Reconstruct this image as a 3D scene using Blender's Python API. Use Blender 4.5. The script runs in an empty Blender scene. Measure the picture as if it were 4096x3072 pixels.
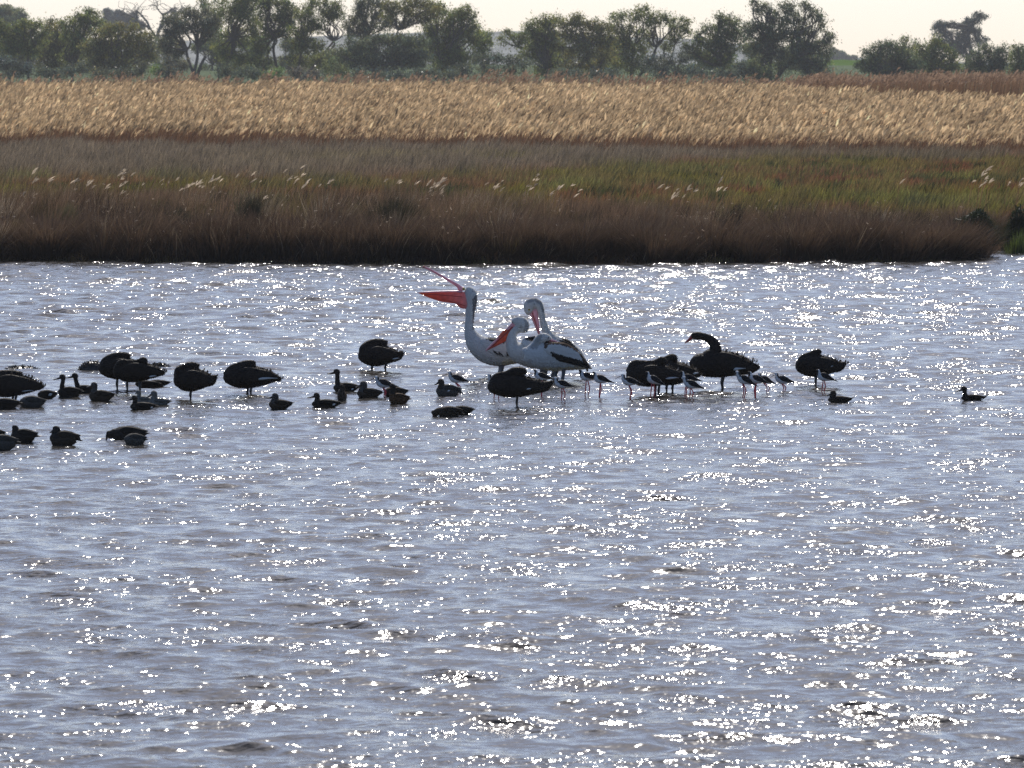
import bpy, bmesh, math, random
import numpy as np
from mathutils import Vector, Matrix, Quaternion

scene = bpy.context.scene
C = scene.collection
rng = np.random.default_rng(7)
random.seed(7)

# ------------------------------------------------------------------ camera
K = 24000.0                 # focal length in pixels of the 4096 px wide photograph
HOR = 265.0                 # row of the horizon in that photograph
CAMZ = 3.7
PITCH = math.atan((1536.0 - HOR) / K)
cam_d = bpy.data.cameras.new("camera")
cam_d.sensor_width = 36.0
cam_d.lens = K / 4096.0 * 36.0
cam_d.clip_start = 0.5
cam_d.clip_end = 9000.0
cam_d.dof.use_dof = True
cam_d.dof.focus_distance = 74.0
cam_d.dof.aperture_fstop = 11.0
cam_d.dof.aperture_blades = 7
cam = bpy.data.objects.new("camera", cam_d)
cam.location = (0, 0, CAMZ)
cam.rotation_euler = (math.pi / 2 - PITCH, 0, 0)
C.objects.link(cam)
scene.camera = cam

# ------------------------------------------------------------------ sky, sun, exposure
SUN_EL, SUN_AZ = math.radians(43), math.radians(1.5)      # azimuth to the right of straight ahead
world = bpy.data.worlds.new("World")
scene.world = world
world.use_nodes = True
wn = world.node_tree
wn.nodes.clear()
w_out = wn.nodes.new("ShaderNodeOutputWorld")
w_bg = wn.nodes.new("ShaderNodeBackground")
w_sky = wn.nodes.new("ShaderNodeTexSky")
w_sky.sky_type = 'NISHITA'
w_sky.sun_disc = False
w_sky.sun_elevation = SUN_EL
w_sky.sun_rotation = SUN_AZ
w_sky.altitude = 0
w_sky.air_density = 0.55
w_sky.dust_density = 0.95
w_sky.ozone_density = 3.0
w_bg.inputs["Strength"].default_value = 0.105
wn.links.new(w_sky.outputs[0], w_bg.inputs["Color"])
wn.links.new(w_bg.outputs[0], w_out.inputs["Surface"])
sun_d = bpy.data.lights.new("sun", 'SUN')
sun_d.energy = 2.6
sun_d.angle = math.radians(0.53)
sun_d.color = (1.0, 0.94, 0.86)
sun = bpy.data.objects.new("sun", sun_d)
SUN_DIR = Vector((math.sin(SUN_AZ) * math.cos(SUN_EL), math.cos(SUN_AZ) * math.cos(SUN_EL), math.sin(SUN_EL)))
sun.rotation_euler = SUN_DIR.to_track_quat('Z', 'Y').to_euler()
C.objects.link(sun)
scene.view_settings.view_transform = 'Standard'
scene.view_settings.look = 'None'
scene.view_settings.gamma = 1.0
scene.view_settings.exposure = 0.42
scene.cycles.use_denoising = True
scene.cycles.denoising_prefilter = 'NONE'
scene.cycles.filter_width = 1.5
scene.cycles.max_bounces = 6
scene.cycles.transparent_max_bounces = 6
scene.cycles.volume_bounces = 0
scene.cycles.caustics_reflective = False
scene.cycles.caustics_refractive = False

# ------------------------------------------------------------------ helpers
_F = Vector((0, math.cos(PITCH), -math.sin(PITCH)))
_U = Vector((0, math.sin(PITCH), math.cos(PITCH)))
def ray(px, py):
    return _F + Vector((1, 0, 0)) * ((px - 2048.0) / K) + _U * ((1536.0 - py) / K)
def on_z(px, py, z=0.0):
    """the point of the level z that stands at that place of the photograph"""
    d = ray(px, py)
    t = (z - CAMZ) / d.z
    return Vector((0, 0, CAMZ)) + d * t
def at_y(px, py, y):
    d = ray(px, py)
    return Vector((0, 0, CAMZ)) + d * (y / d.y)

def mat(name, col, rough=0.7, spec=0.5, ior=None, transl=0.0, transl_col=None, noise=None, attr=None):
    m = bpy.data.materials.new(name)
    m.use_nodes = True
    nt = m.node_tree
    b = nt.nodes["Principled BSDF"]
    b.inputs["Base Color"].default_value = (*col, 1)
    b.inputs["Roughness"].default_value = rough
    b.inputs["Specular IOR Level"].default_value = spec
    if ior: b.inputs["IOR"].default_value = ior
    src = None
    if attr:
        a = nt.nodes.new("ShaderNodeAttribute"); a.attribute_name = attr
        src = a.outputs["Color"]
    if noise:
        scale, lo, hi = noise
        tc = nt.nodes.new("ShaderNodeTexCoord")
        n = nt.nodes.new("ShaderNodeTexNoise"); n.inputs["Scale"].default_value = scale; n.inputs["Detail"].default_value = 4
        nt.links.new(tc.outputs["Object"], n.inputs["Vector"])
        mr = nt.nodes.new("ShaderNodeMapRange"); mr.inputs[1].default_value = .3; mr.inputs[2].default_value = .7
        mr.inputs[3].default_value = lo; mr.inputs[4].default_value = hi
        nt.links.new(n.outputs["Fac"], mr.inputs[0])
        mx = nt.nodes.new("ShaderNodeMix"); mx.data_type = 'RGBA'; mx.blend_type = 'MULTIPLY'; mx.inputs[0].default_value = 1
        if src is not None: nt.links.new(src, mx.inputs[6])
        else: mx.inputs[6].default_value = (*col, 1)
        nt.links.new(mr.outputs[0], mx.inputs[7])
        src = mx.outputs[2]
    if src is not None: nt.links.new(src, b.inputs["Base Color"])
    if transl > 0:
        t = nt.nodes.new("ShaderNodeBsdfTranslucent")
        if transl_col: t.inputs["Color"].default_value = (*transl_col, 1)
        elif src is not None: nt.links.new(src, t.inputs["Color"])
        else: t.inputs["Color"].default_value = (*col, 1)
        ms = nt.nodes.new("ShaderNodeMixShader"); ms.inputs[0].default_value = transl
        nt.links.new(b.outputs[0], ms.inputs[1]); nt.links.new(t.outputs[0], ms.inputs[2])
        nt.links.new(ms.outputs[0], nt.nodes["Material Output"].inputs["Surface"])
    return m

def tag(o, label=None, cat=None, group=None, kind=None):
    if label: o["label"] = label
    if cat: o["category"] = cat
    if group: o["group"] = group
    if kind: o["kind"] = kind
    return o

def empty(name, loc, rz=0.0):
    o = bpy.data.objects.new(name, None)
    o.empty_display_size = 0.1
    o.location = loc
    o.rotation_euler = (0, 0, rz)
    C.objects.link(o)
    return o

def np_mesh(name, verts, faces, material=None, colors=None, smooth=False, parent=None):
    """verts (n,3); faces: one (m,k) array or a list of them; colors (n,3) per vertex"""
    me = bpy.data.meshes.new(name)
    verts = np.asarray(verts, dtype=np.float32)
    if not isinstance(faces, (list, tuple)): faces = [faces]
    faces = [np.asarray(f, dtype=np.int32) for f in faces if len(f)]
    me.vertices.add(len(verts))
    me.vertices.foreach_set("co", verts.ravel())
    nl = sum(f.size for f in faces); nf = sum(len(f) for f in faces)
    me.loops.add(nl); me.polygons.add(nf)
    me.loops.foreach_set("vertex_index", np.concatenate([f.ravel() for f in faces]))
    tot = np.concatenate([np.full(len(f), f.shape[1], np.int32) for f in faces])
    st = np.concatenate([[0], np.cumsum(tot)[:-1]]).astype(np.int32)
    me.polygons.foreach_set("loop_start", st)
    me.polygons.foreach_set("loop_total", tot)
    if smooth: me.polygons.foreach_set("use_smooth", np.ones(nf, bool))
    if colors is not None:
        a = me.color_attributes.new("tint", 'FLOAT_COLOR', 'POINT')
        c4 = np.ones((len(verts), 4), np.float32); c4[:, :3] = colors
        a.data.foreach_set("color", c4.ravel())
    me.update(calc_edges=True)
    me.validate()
    if material: me.materials.append(material)
    o = bpy.data.objects.new(name, me)
    C.objects.link(o)
    if parent: o.parent = parent
    return o

def vnoise(x, y, seed=0):
    """smooth value noise in [0,1] on numpy arrays"""
    x = np.asarray(x, float); y = np.asarray(y, float)
    xi = np.floor(x).astype(np.int64); yi = np.floor(y).astype(np.int64)
    fx = x - xi; fy = y - yi
    fx = fx * fx * (3 - 2 * fx); fy = fy * fy * (3 - 2 * fy)
    def h(a, b):
        n = (a * 374761393 + b * 668265263 + seed * 1442695041) & 0xFFFFFFFF
        n = ((n ^ (n >> 13)) * 1274126177) & 0xFFFFFFFF
        return ((n ^ (n >> 16)) & 0xFFFF) / 65535.0
    return (h(xi, yi) * (1 - fx) + h(xi + 1, yi) * fx) * (1 - fy) + (h(xi, yi + 1) * (1 - fx) + h(xi + 1, yi + 1) * fx) * fy
def fbm(x, y, seed=0, octv=3):
    s = 0; a = .5; n = 0
    for k in range(octv):
        s = s + a * vnoise(np.asarray(x) * 2 ** k, np.asarray(y) * 2 ** k, seed + k * 17); n += a; a *= .5
    return s / n
# ------------------------------------------------------------------ water
def make_water():
    rows = []
    d = 2.0
    while d < 27: rows.append(d); d *= 1.06
    d = 27.0
    while d < 117.5: rows.append(d); d += 0.028 * (d / 31.0) ** 0.75
    rows += [119.0, 122.0, 126.0, 132.0]
    rows = np.array(rows)
    core = np.linspace(-1.0, 1.0, 420)
    out = np.concatenate([[1.03, 1.1, 1.3, 1.8, 3, 6, 14, 30]])
    u = np.concatenate([-out[::-1], core, out])
    half = (2048.0 / K) * 1.1
    Y, Uu = np.meshgrid(rows, u, indexing='ij')
    X = Uu * (half * np.maximum(Y, 24.0) + 2.6)
    sp = np.maximum((half * Y + 2.6) * 2 / 420, 0.028 * (Y / 31.0) ** 0.75)       # local spacing
    amp_u = np.clip((1.12 - np.abs(Uu)) / 0.1, 0, 1)
    amp_y = np.clip((Y - 24) / 3, 0, 1)
    calm = np.interp(Y, [30, 45, 58, 66, 74, 90, 120], [0.95, 0.95, 0.8, 0.75, 1.0, 1.2, 1.25])
    gust = 0.75 + 0.5 * fbm(X / 3.1 + 40, Y / 9.0, 5, 2)
    A = amp_u * amp_y * calm * gust
    dX = np.zeros_like(X); dY = np.zeros_like(X); Z = np.zeros_like(X)
    r = np.random.default_rng(21)
    n = 130
    lam = 0.09 * (1.25 / 0.09) ** r.random(n)
    th0 = math.radians(-98)                      # the waves run towards the camera, a little askew
    th = th0 + r.normal(0, 0.66, n)
    ph = r.random(n) * 2 * math.pi
    for l, t, p in zip(lam, th, ph):
        k = 2 * math.pi / l
        slope = 0.0212 * (0.65 + 0.5 * math.exp(-(math.log(l / 0.33) / 0.7) ** 2))
        a = slope / k * A * np.clip((l / sp - 3.0) / 2.0, 0, 1)
        arg = k * (X * math.cos(t) + Y * math.sin(t)) + p
        s, c = np.sin(arg), np.cos(arg)
        Z += a * c
        dX -= 0.9 * a * math.cos(t) * s
        dY -= 0.9 * a * math.sin(t) * s
    V = np.stack([X + dX, Y + dY, Z], -1).reshape(-1, 3)
    nr, nc = X.shape
    i = np.arange(nr * nc).reshape(nr, nc)
    F = np.stack([i[:-1, :-1], i[:-1, 1:], i[1:, 1:], i[1:, :-1]], -1).reshape(-1, 4)
    m = bpy.data.materials.new("lake_water"); m.use_nodes = True
    nt = m.node_tree; b = nt.nodes["Principled BSDF"]
    b.inputs["Base Color"].default_value = (0.050, 0.044, 0.036, 1)
    b.inputs["Roughness"].default_value = 0.10
    b.inputs["IOR"].default_value = 1.33
    tc = nt.nodes.new("ShaderNodeTexCoord")
    mp = nt.nodes.new("ShaderNodeMapping"); mp.inputs["Scale"].default_value = (1.0, 1.5, 1.0); mp.inputs["Rotation"].default_value = (0, 0, 0.14)
    nt.links.new(tc.outputs["Object"], mp.inputs["Vector"])
    n1 = nt.nodes.new("ShaderNodeTexNoise"); n1.inputs["Scale"].default_value = 11.0; n1.inputs["Detail"].default_value = 1.5; n1.inputs["Roughness"].default_value = 0.55
    nt.links.new(mp.outputs[0], n1.inputs["Vector"])
    bp = nt.nodes.new("ShaderNodeBump"); bp.inputs["Strength"].default_value = 1.0; bp.inputs["Distance"].default_value = 0.03
    n2 = nt.nodes.new("ShaderNodeTexNoise"); n2.inputs["Scale"].default_value = 0.9; n2.inputs["Detail"].default_value = 2.0      # calm and ruffled patches
    nt.links.new(mp.outputs[0], n2.inputs["Vector"])
    mr = nt.nodes.new("ShaderNodeMapRange"); mr.inputs[1].default_value = .35; mr.inputs[2].default_value = .65; mr.inputs[3].default_value = .008; mr.inputs[4].default_value = .025
    nt.links.new(n2.outputs["Fac"], mr.inputs[0]); nt.links.new(mr.outputs[0], bp.inputs["Distance"])
    nt.links.new(n1.outputs["Fac"], bp.inputs["Height"])
    nt.links.new(bp.outputs[0], b.inputs["Normal"])
    o = np_mesh("lake_water", V, F, m, smooth=True)
    tag(o, "rippled grey blue lake water glittering in the sun", "water", kind="structure")
    return o
make_water()
# ------------------------------------------------------------------ land
def bank_y(X):
    """distance of the far waterline at sideways position X"""
    px = 2048 + K * np.asarray(X) / 113.0
    row = np.interp(px, [-900, 0, 800, 1700, 2700, 3400, 3800, 3950, 4060, 4300, 5000],
                    [1040, 1042, 1050, 1056, 1052, 1047, 1043, 1035, 1004, 985, 980])
    d = CAMZ * K / (row - HOR)
    return d + 0.35 * (fbm(np.asarray(X) * 0.9, 3.3, 3, 3) - 0.5) + 0.5 * (fbm(np.asarray(X) * 0.23, 8.1, 9, 2) - .5)
def land_z(X, Y):
    b = bank_y(X)
    t = Y - b
    lip = np.interp(t, [-6, -0.25, 0, 0.5, 1.4, 4], [-0.6, -0.12, 0.0, 0.16, 0.26, 0.33])
    rise = np.interp(Y, [0, 150, 215, 335, 420, 620, 720, 900, 1100, 2700], [0, 0, 0.02, 0.55, 0.9, 1.5, 2.0, 3.2, 3.7, 3.9])
    hum = 0.14 * (fbm(X / 2.3, Y / 3.5, 31, 3) - 0.5) * np.clip(t / 3, 0, 1)
    return lip + rise + hum

def make_land():
    rows = np.concatenate([np.linspace(105, 112, 6), np.linspace(112.2, 123, 80), np.geomspace(123.4, 420, 170), np.geomspace(430, 2650, 34)])
    u = np.concatenate([[-8, -5, -3, -2.2, -1.7], np.linspace(-1.45, 1.45, 150), [1.7, 2.2, 3, 5, 8]])
    Y, Uu = np.meshgrid(rows, u, indexing='ij')
    X = np.where(np.abs(Uu) < 1.5, Uu * (2048.0 / K) * Y, np.sign(Uu) * (1.5 * (2048.0 / K) * Y + (np.abs(Uu) - 1.5) * 180))
    Z = land_z(X, Y)
    V = np.stack([X, Y, Z], -1).reshape(-1, 3)
    nr, nc = X.shape
    i = np.arange(nr * nc).reshape(nr, nc)
    F = np.stack([i[:-1, :-1], i[:-1, 1:], i[1:, 1:], i[1:, :-1]], -1).reshape(-1, 4)
    g = flat_cover(X, Y).reshape(-1, 3) * 0.75
    m = mat("marsh_soil", (0.1, 0.08, 0.05), rough=0.95, spec=0.1, noise=(3.0, 0.6, 1.3), attr="tint")
    o = np_mesh("marsh_ground", V, F, m, colors=g, smooth=True)
    tag(o, "flat marsh ground beyond the water", "ground", kind="structure")
    # the unseen shore the camera stands on, added to bounce light onto the birds
    xs = np.linspace(-300, 300, 25); ys = np.array([-300, -200, -120, -60, -30, -12, -4, 0, 3.0, 6.0])
    zs = np.array([3.0, 2.8, 2.4, 2.2, 2.1, 2.0, 1.9, 1.7, 0.5, -0.4])
    X, Y = np.meshgrid(xs, ys, indexing='ij'); Z = np.broadcast_to(zs, X.shape)
    nr, nc = X.shape; i = np.arange(nr * nc).reshape(nr, nc)
    F = np.stack([i[:-1, :-1], i[1:, :-1], i[1:, 1:], i[:-1, 1:]], -1).reshape(-1, 4)
    m = mat("bounce_shore_grass", (0.12, 0.10, 0.05), rough=0.95, spec=0.1, noise=(0.8, 0.6, 1.3))
    o = np_mesh("bounce_shore", np.stack([X, Y, Z], -1).reshape(-1, 3), F, m, smooth=True)
    tag(o, "unseen grassy shore behind the camera, added for bounced light", "ground", kind="structure")

PAL = {k: np.array(v) for k, v in dict(
    mud=(0.060, 0.042, 0.030), sedge=(0.185, 0.118, 0.072), purple=(0.225, 0.140, 0.080), straw=(0.46, 0.36, 0.24),
    grey=(0.235, 0.183, 0.122), green=(0.225, 0.200, 0.036), bright=(0.250, 0.255, 0.048), dark=(0.075, 0.085, 0.028),
    red=(0.270, 0.090, 0.050), olive=(0.240, 0.180, 0.058), russet=(0.200, 0.105, 0.055)).items()}
def flat_cover(X, Y):
    """colour of the low plants on the flat: grey grass with green and red patches lying in streaks"""
    X = np.asarray(X, float); Y = np.asarray(Y, float)
    w = np.clip(X / (0.0853 * Y) * 0.5 + 0.5, 0, 1)               # 0 at the left edge of the picture .. 1 at the right
    n1 = fbm(X / 2.2 + 11, Y / 7.0, 51, 3); n2 = fbm(X / 1.9 + 3, Y / 6.0, 77, 3); n3 = fbm(X / .8, Y / 3.5, 91, 3); n4 = fbm(X / 5.0, Y / 5.5, 13, 2)
    far_green = np.interp(w, [0, .25, .5, .75, 1], [172, 172, 178, 205, 208])   # the low meadow ends here, grey grass behind
    far_green = far_green + 18 * (n4 - .5)
    ing = 1 / (1 + np.exp((Y - far_green) / 2.5))
    col = PAL["grey"] * (0.55 + 0.5 * n3[..., None] + .45 * n2[..., None])
    low = PAL["olive"] * (0.7 + 0.6 * n3[..., None])
    low = low + (PAL["green"] - low) * np.clip((n1 - 0.56) * 9, 0, 1)[..., None]
    low = low + (PAL["bright"] - low) * np.clip((n4 - 0.62) * 8, 0, 1)[..., None]
    low = low + (PAL["red"] - low) * (np.clip((n2 - 0.52) * 10, 0, 1) * np.interp(w, [0, 1], [.5, .9]))[..., None]
    low = low + (PAL["dark"] - low) * np.clip((n3 - 0.58) * 9, 0, 1)[..., None]
    mixg = np.clip((n4 - 0.42) * 3, 0, 1) * np.interp(w, [0, .5, 1], [.55, .35, .2])
    low = low + (PAL["grey"] - low) * mixg[..., None]
    # thin green streaks inside the grey grass
    st = np.clip((fbm(X / 7.0 + 90, Y / 2.6, 5, 2) - 0.62) * 9, 0, 1) * np.clip(1 - np.abs(Y - 198) / 16, 0, 1) * np.interp(w, [0, .3, .5, 1], [0, .25, .8, .9])
    col = col + (PAL["green"] * 1.1 - col) * st[..., None]
    col = col + (low - col) * ing[..., None]
    field = np.clip((Y - 400) / 25, 0, 1)[..., None]              # green pasture behind the trees
    return col + (np.array([0.085, 0.135, 0.028]) * (0.7 + 0.6 * n3[..., None]) - col) * field
make_land()

def blades(base, h, lean, width, c0, c1, face=None, bend=0.35):
    """thin bent blades: base (n,3), h (n), lean (n,2) sideways run of the tip, colours at foot and tip"""
    n = len(base)
    a = rng.uniform(-0.9, 0.9, n) if face is None else face
    wv = np.stack([np.cos(a), np.sin(a), np.zeros(n)], 1) * (width / 2)[:, None]
    l3 = np.concatenate([lean, np.zeros((n, 1))], 1)
    up = np.array([0, 0, 1.0])
    mid = base + up * (h * 0.55)[:, None] + l3 * bend
    tip = base + up * h[:, None] + l3
    V = np.stack([base - wv, base + wv, mid + wv * .75, mid - wv * .75, tip], 1).reshape(-1, 3)
    i = np.arange(n)[:, None] * 5
    Q = i + np.array([[0, 1, 2, 3]]); T = i + np.array([[3, 2, 4]])
    cm = (c0 + c1) / 2
    col = np.stack([c0, c0, cm, cm, c1], 1).reshape(-1, 3)
    return V, Q, T, col
class Acc:
    def __init__(s): s.V = []; s.Q = []; s.T = []; s.c = []; s.n = 0
    def add(s, V, Q, T, c):
        s.V.append(V); s.c.append(c)
        if Q is not None: s.Q.append(Q + s.n)
        if T is not None: s.T.append(T + s.n)
        s.n += len(V)
    def build(s, name, m, parent=None):
        f = []
        if s.Q: f.append(np.concatenate(s.Q))
        if s.T: f.append(np.concatenate(s.T))
        return np_mesh(name, np.concatenate(s.V), f, m, colors=np.concatenate(s.c), parent=parent)
M_GRASS = mat("dry_grass", (0.2, 0.15, 0.1), rough=0.5, spec=0.4, transl=0.42, attr="tint")
M_PLUME = mat("reed_plume", (0.5, 0.4, 0.3), rough=0.75, spec=0.25, transl=0.55, attr="tint")

def scatter(n, d0, d1, margin=1.22, power=1.0):
    """points spread over the wedge in view between two distances"""
    Y = d0 + (d1 - d0) * rng.random(n) ** power
    X = rng.uniform(-1, 1, n) * margin * (2048.0 / K) * Y
    return X, Y

def jitter(col, n, s=0.25):
    k = 1 + rng.normal(0, s, (n, 1))
    return np.clip(col * k, 0.004, 1)

# ------------------------------------------------------------------ sedge and rushes along the bank
def make_sedge():
    A = Acc()
    # tussocks: blades that spring from a centre and droop
    nt = 620
    X = rng.uniform(-12.5, 12.5, nt); t = rng.random(nt) ** 1.3 * 11.0 + 0.15
    Y = bank_y(X) + t
    size = rng.uniform(0.28, 0.62, nt) * np.where(t < 2.5, 1.15, 0.9)
    nb = 34                                            # big drooping mounds right at the water
    X = np.concatenate([X, np.linspace(-12, 8.6, nb) + rng.normal(0, .25, nb)]); tb = rng.uniform(.25, .9, nb)
    Y = np.concatenate([Y, bank_y(X[-nb:]) + tb]); size = np.concatenate([size, rng.uniform(.62, .98, nb)])
    for x, y, s in zip(X, Y, size):
        w = np.clip(x / 9.7 * .5 + .5, 0, 1)
        if x > 8.9 and rng.random() < .8: continue
        n = int(170 * s / 0.45) if s < .62 else 420
        r = np.sqrt(rng.random(n)) * 0.22 * s / .45; a = rng.uniform(0, 2 * math.pi, n)
        bx = x + r * np.cos(a); by = y + r * np.sin(a)
        base = np.stack([bx, by, land_z(bx, by) - 0.02], 1)
        h = s * rng.uniform(0.45, 1.0, n)
        run = s * (0.15 + 0.85 * rng.random(n) ** 1.4)
        lean = np.stack([np.cos(a) * run + 0.16 * s, np.sin(a) * run], 1)
        c = PAL["sedge"] * rng.uniform(.6, 1.2) + (PAL["straw"] - PAL["sedge"]) * (rng.random((n, 1)) < 0.05) * rng.uniform(.3, 1)
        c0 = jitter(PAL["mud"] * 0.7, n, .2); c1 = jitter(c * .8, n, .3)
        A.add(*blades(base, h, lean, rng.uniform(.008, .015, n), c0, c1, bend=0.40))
    # skirt of dead leaves hanging to the water
    n = 15000
    X = rng.uniform(-12.5, 12.5, n); Y = bank_y(X) + rng.uniform(-0.1, 1.5, n)
    keep = X < 9.0; X = X[keep]; Y = Y[keep]; n = len(X)
    hv = 0.06 + 0.85 * fbm(X * 0.55, Y * .3, 63, 3) ** 1.5
    base = np.stack([X, Y, np.maximum(land_z(X, Y), 0) - 0.03], 1)
    h = hv * rng.uniform(.5, 1.25, n)
    lean = np.stack([rng.normal(0.05, .16, n), -rng.uniform(-.1, .25, n)], 1)
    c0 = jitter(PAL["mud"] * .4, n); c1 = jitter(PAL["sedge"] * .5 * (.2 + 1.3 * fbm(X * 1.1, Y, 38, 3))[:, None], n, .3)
    st = rng.random(n) < .06; c1[st] = jitter(PAL["straw"] * .9, int(st.sum()))
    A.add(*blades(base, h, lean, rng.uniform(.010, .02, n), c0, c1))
    # upright fine rushes behind the tussocks
    n = 34000
    X = rng.uniform(-13.5, 13.5, n); t = 1.2 + 17 * rng.random(n) ** .9
    Y = bank_y(X) + t
    w = np.clip(X / (0.0853 * Y) * .5 + .5, 0, 1)
    reach = np.interp(w, [0, .4, .5, .65, .85, 1], [18, 18, 16.5, 12, 9, 7]) + 3 * (fbm(X / 2, 4.4, 8, 2) - .5)
    dens = fbm(X / 1.7, Y / 2.4, 21, 3)
    keep = (t < reach) & (rng.random(n) < 0.35 + dens) & (X < 9.6)
    X, Y, t, w, dens = X[keep], Y[keep], t[keep], w[keep], dens[keep]; n = len(X)
    hh = np.interp(w, [0, .4, .55, .8, 1], [.80, .82, .66, .60, .45]) * (0.25 + 1.35 * fbm(X / 1.1, Y / 1.5, 44, 3)) * np.interp(t, [0, 4, 18], [.8, 1, 1])
    h = hh * rng.uniform(.6, 1.25, n)
    base = np.stack([X, Y, land_z(X, Y) - .02], 1)
    lean = np.stack([h * rng.normal(.16, .17, n), rng.normal(0, .12, n) * h], 1)
    hue = fbm(X / 2.2 + 7, Y / 3.1, 33, 2)[:, None]
    c = PAL["purple"] + (PAL["olive"] * .8 - PAL["purple"]) * np.clip((hue - .55) * 5, 0, 1)
    cl = fbm(X / .30, Y / 1.2, 57, 3)[:, None]
    big = np.clip((fbm(X / 1.1 + 5, Y / 2.6, 97, 3) - .28) * 2.6, .12, 1.35)[:, None]
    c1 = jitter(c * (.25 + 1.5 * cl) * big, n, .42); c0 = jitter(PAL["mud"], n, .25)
    s2 = rng.random(n) < .05; c1[s2] = jitter(PAL["straw"] * .8, int(s2.sum()))
    A.add(*blades(base, h, lean, rng.uniform(.008, .015, n), c0, c1))
    # distinct clumps, each with its own height, colour and lean
    nc = 1150
    CX = rng.uniform(-12.8, 9.3, nc); CT = .3 + 17 * rng.random(nc) ** 1.1
    w = np.clip((CX + 10.5) / 21, 0, 1)
    reach = np.interp(w, [0, .4, .5, .65, .85, 1], [18, 18, 16, 12, 9, 7])
    for x, t, lim, ww in zip(CX, CT, reach, w):
        if t > lim: continue
        y = float(bank_y(x)) + t
        m = int(rng.integers(40, 110)); rad = rng.uniform(.06, .26)
        kind = rng.random()
        cc = PAL["purple"] if kind < .5 else PAL["sedge"] if kind < .72 else PAL["straw"] * .75 if kind < .86 else PAL["olive"] * .6 if kind < .94 else np.array([.05, .055, .026])
        cc = cc * rng.uniform(.45, 1.45)
        H = np.interp(ww, [0, .4, .55, .8, 1], [.78, .80, .64, .60, .45]) * rng.uniform(.45, 1.25) * (1 if t > 2 else .7)
        bx = x + rng.normal(0, rad * .6, m); by = y + rng.normal(0, rad * .6, m)
        base = np.stack([bx, by, land_z(bx, by) - .02], 1)
        h = H * rng.uniform(.55, 1.1, m)
        ln = np.stack([(bx - x) * 1.3 + h * rng.normal(.22, .16, m), (by - y) * 1.2 + h * rng.normal(0, .15, m)], 1)
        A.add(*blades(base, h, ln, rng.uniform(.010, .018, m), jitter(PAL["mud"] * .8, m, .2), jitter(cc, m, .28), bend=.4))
    # scraps of bent dead leaf, their pale colour standing in for sun glints
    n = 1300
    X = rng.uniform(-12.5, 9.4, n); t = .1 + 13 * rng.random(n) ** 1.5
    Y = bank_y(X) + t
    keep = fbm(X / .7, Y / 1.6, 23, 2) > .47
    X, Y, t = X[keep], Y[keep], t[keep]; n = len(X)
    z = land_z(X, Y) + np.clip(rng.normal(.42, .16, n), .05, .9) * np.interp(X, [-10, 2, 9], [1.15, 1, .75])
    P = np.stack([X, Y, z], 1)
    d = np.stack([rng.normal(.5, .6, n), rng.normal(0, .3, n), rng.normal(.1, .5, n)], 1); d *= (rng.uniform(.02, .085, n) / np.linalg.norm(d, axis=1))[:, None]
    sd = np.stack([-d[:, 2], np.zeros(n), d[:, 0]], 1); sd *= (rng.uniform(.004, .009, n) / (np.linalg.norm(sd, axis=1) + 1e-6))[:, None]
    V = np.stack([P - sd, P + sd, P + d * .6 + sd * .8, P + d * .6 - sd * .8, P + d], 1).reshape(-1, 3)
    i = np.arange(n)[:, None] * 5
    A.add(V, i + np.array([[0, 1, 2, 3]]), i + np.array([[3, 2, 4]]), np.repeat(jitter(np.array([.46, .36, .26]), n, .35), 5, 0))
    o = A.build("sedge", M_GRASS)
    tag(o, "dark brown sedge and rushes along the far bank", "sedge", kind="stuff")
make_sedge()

# ------------------------------------------------------------------ low plants and grey grass of the flat
def make_flat():
    A = Acc()
    n = 190000
    X, Y = scatter(n, 121, 236, power=0.85)
    keep = (Y > bank_y(X) + np.where(X > 8.4, 0.3, 4))
    X, Y = X[keep], Y[keep]; n = len(X)
    col = flat_cover(X, Y)
    isgrass = np.exp(-np.sum((col - PAL["grey"]) ** 2, 1) / (2 * 0.06 ** 2))
    lump = fbm(X / .8, Y / 3.5, 91, 3)
    h = (0.04 + 0.42 * lump) * (1 - isgrass) + (0.22 + 0.56 * lump) * isgrass
    h = h * rng.uniform(.6, 1.3, n)
    base = np.stack([X, Y, land_z(X, Y) - .02], 1)
    lean = np.stack([h * rng.normal(.25, .2, n), h * rng.normal(0, .25, n)], 1)
    wd = rng.uniform(.012, .024, n) * (1 + 0.9 * (1 - isgrass)) * (Y / 150)
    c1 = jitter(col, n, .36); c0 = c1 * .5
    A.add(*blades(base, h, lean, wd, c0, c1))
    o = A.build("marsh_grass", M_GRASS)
    tag(o, "grey brown marsh grass with green and red low plants", "grass", kind="stuff")
make_flat()

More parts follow.
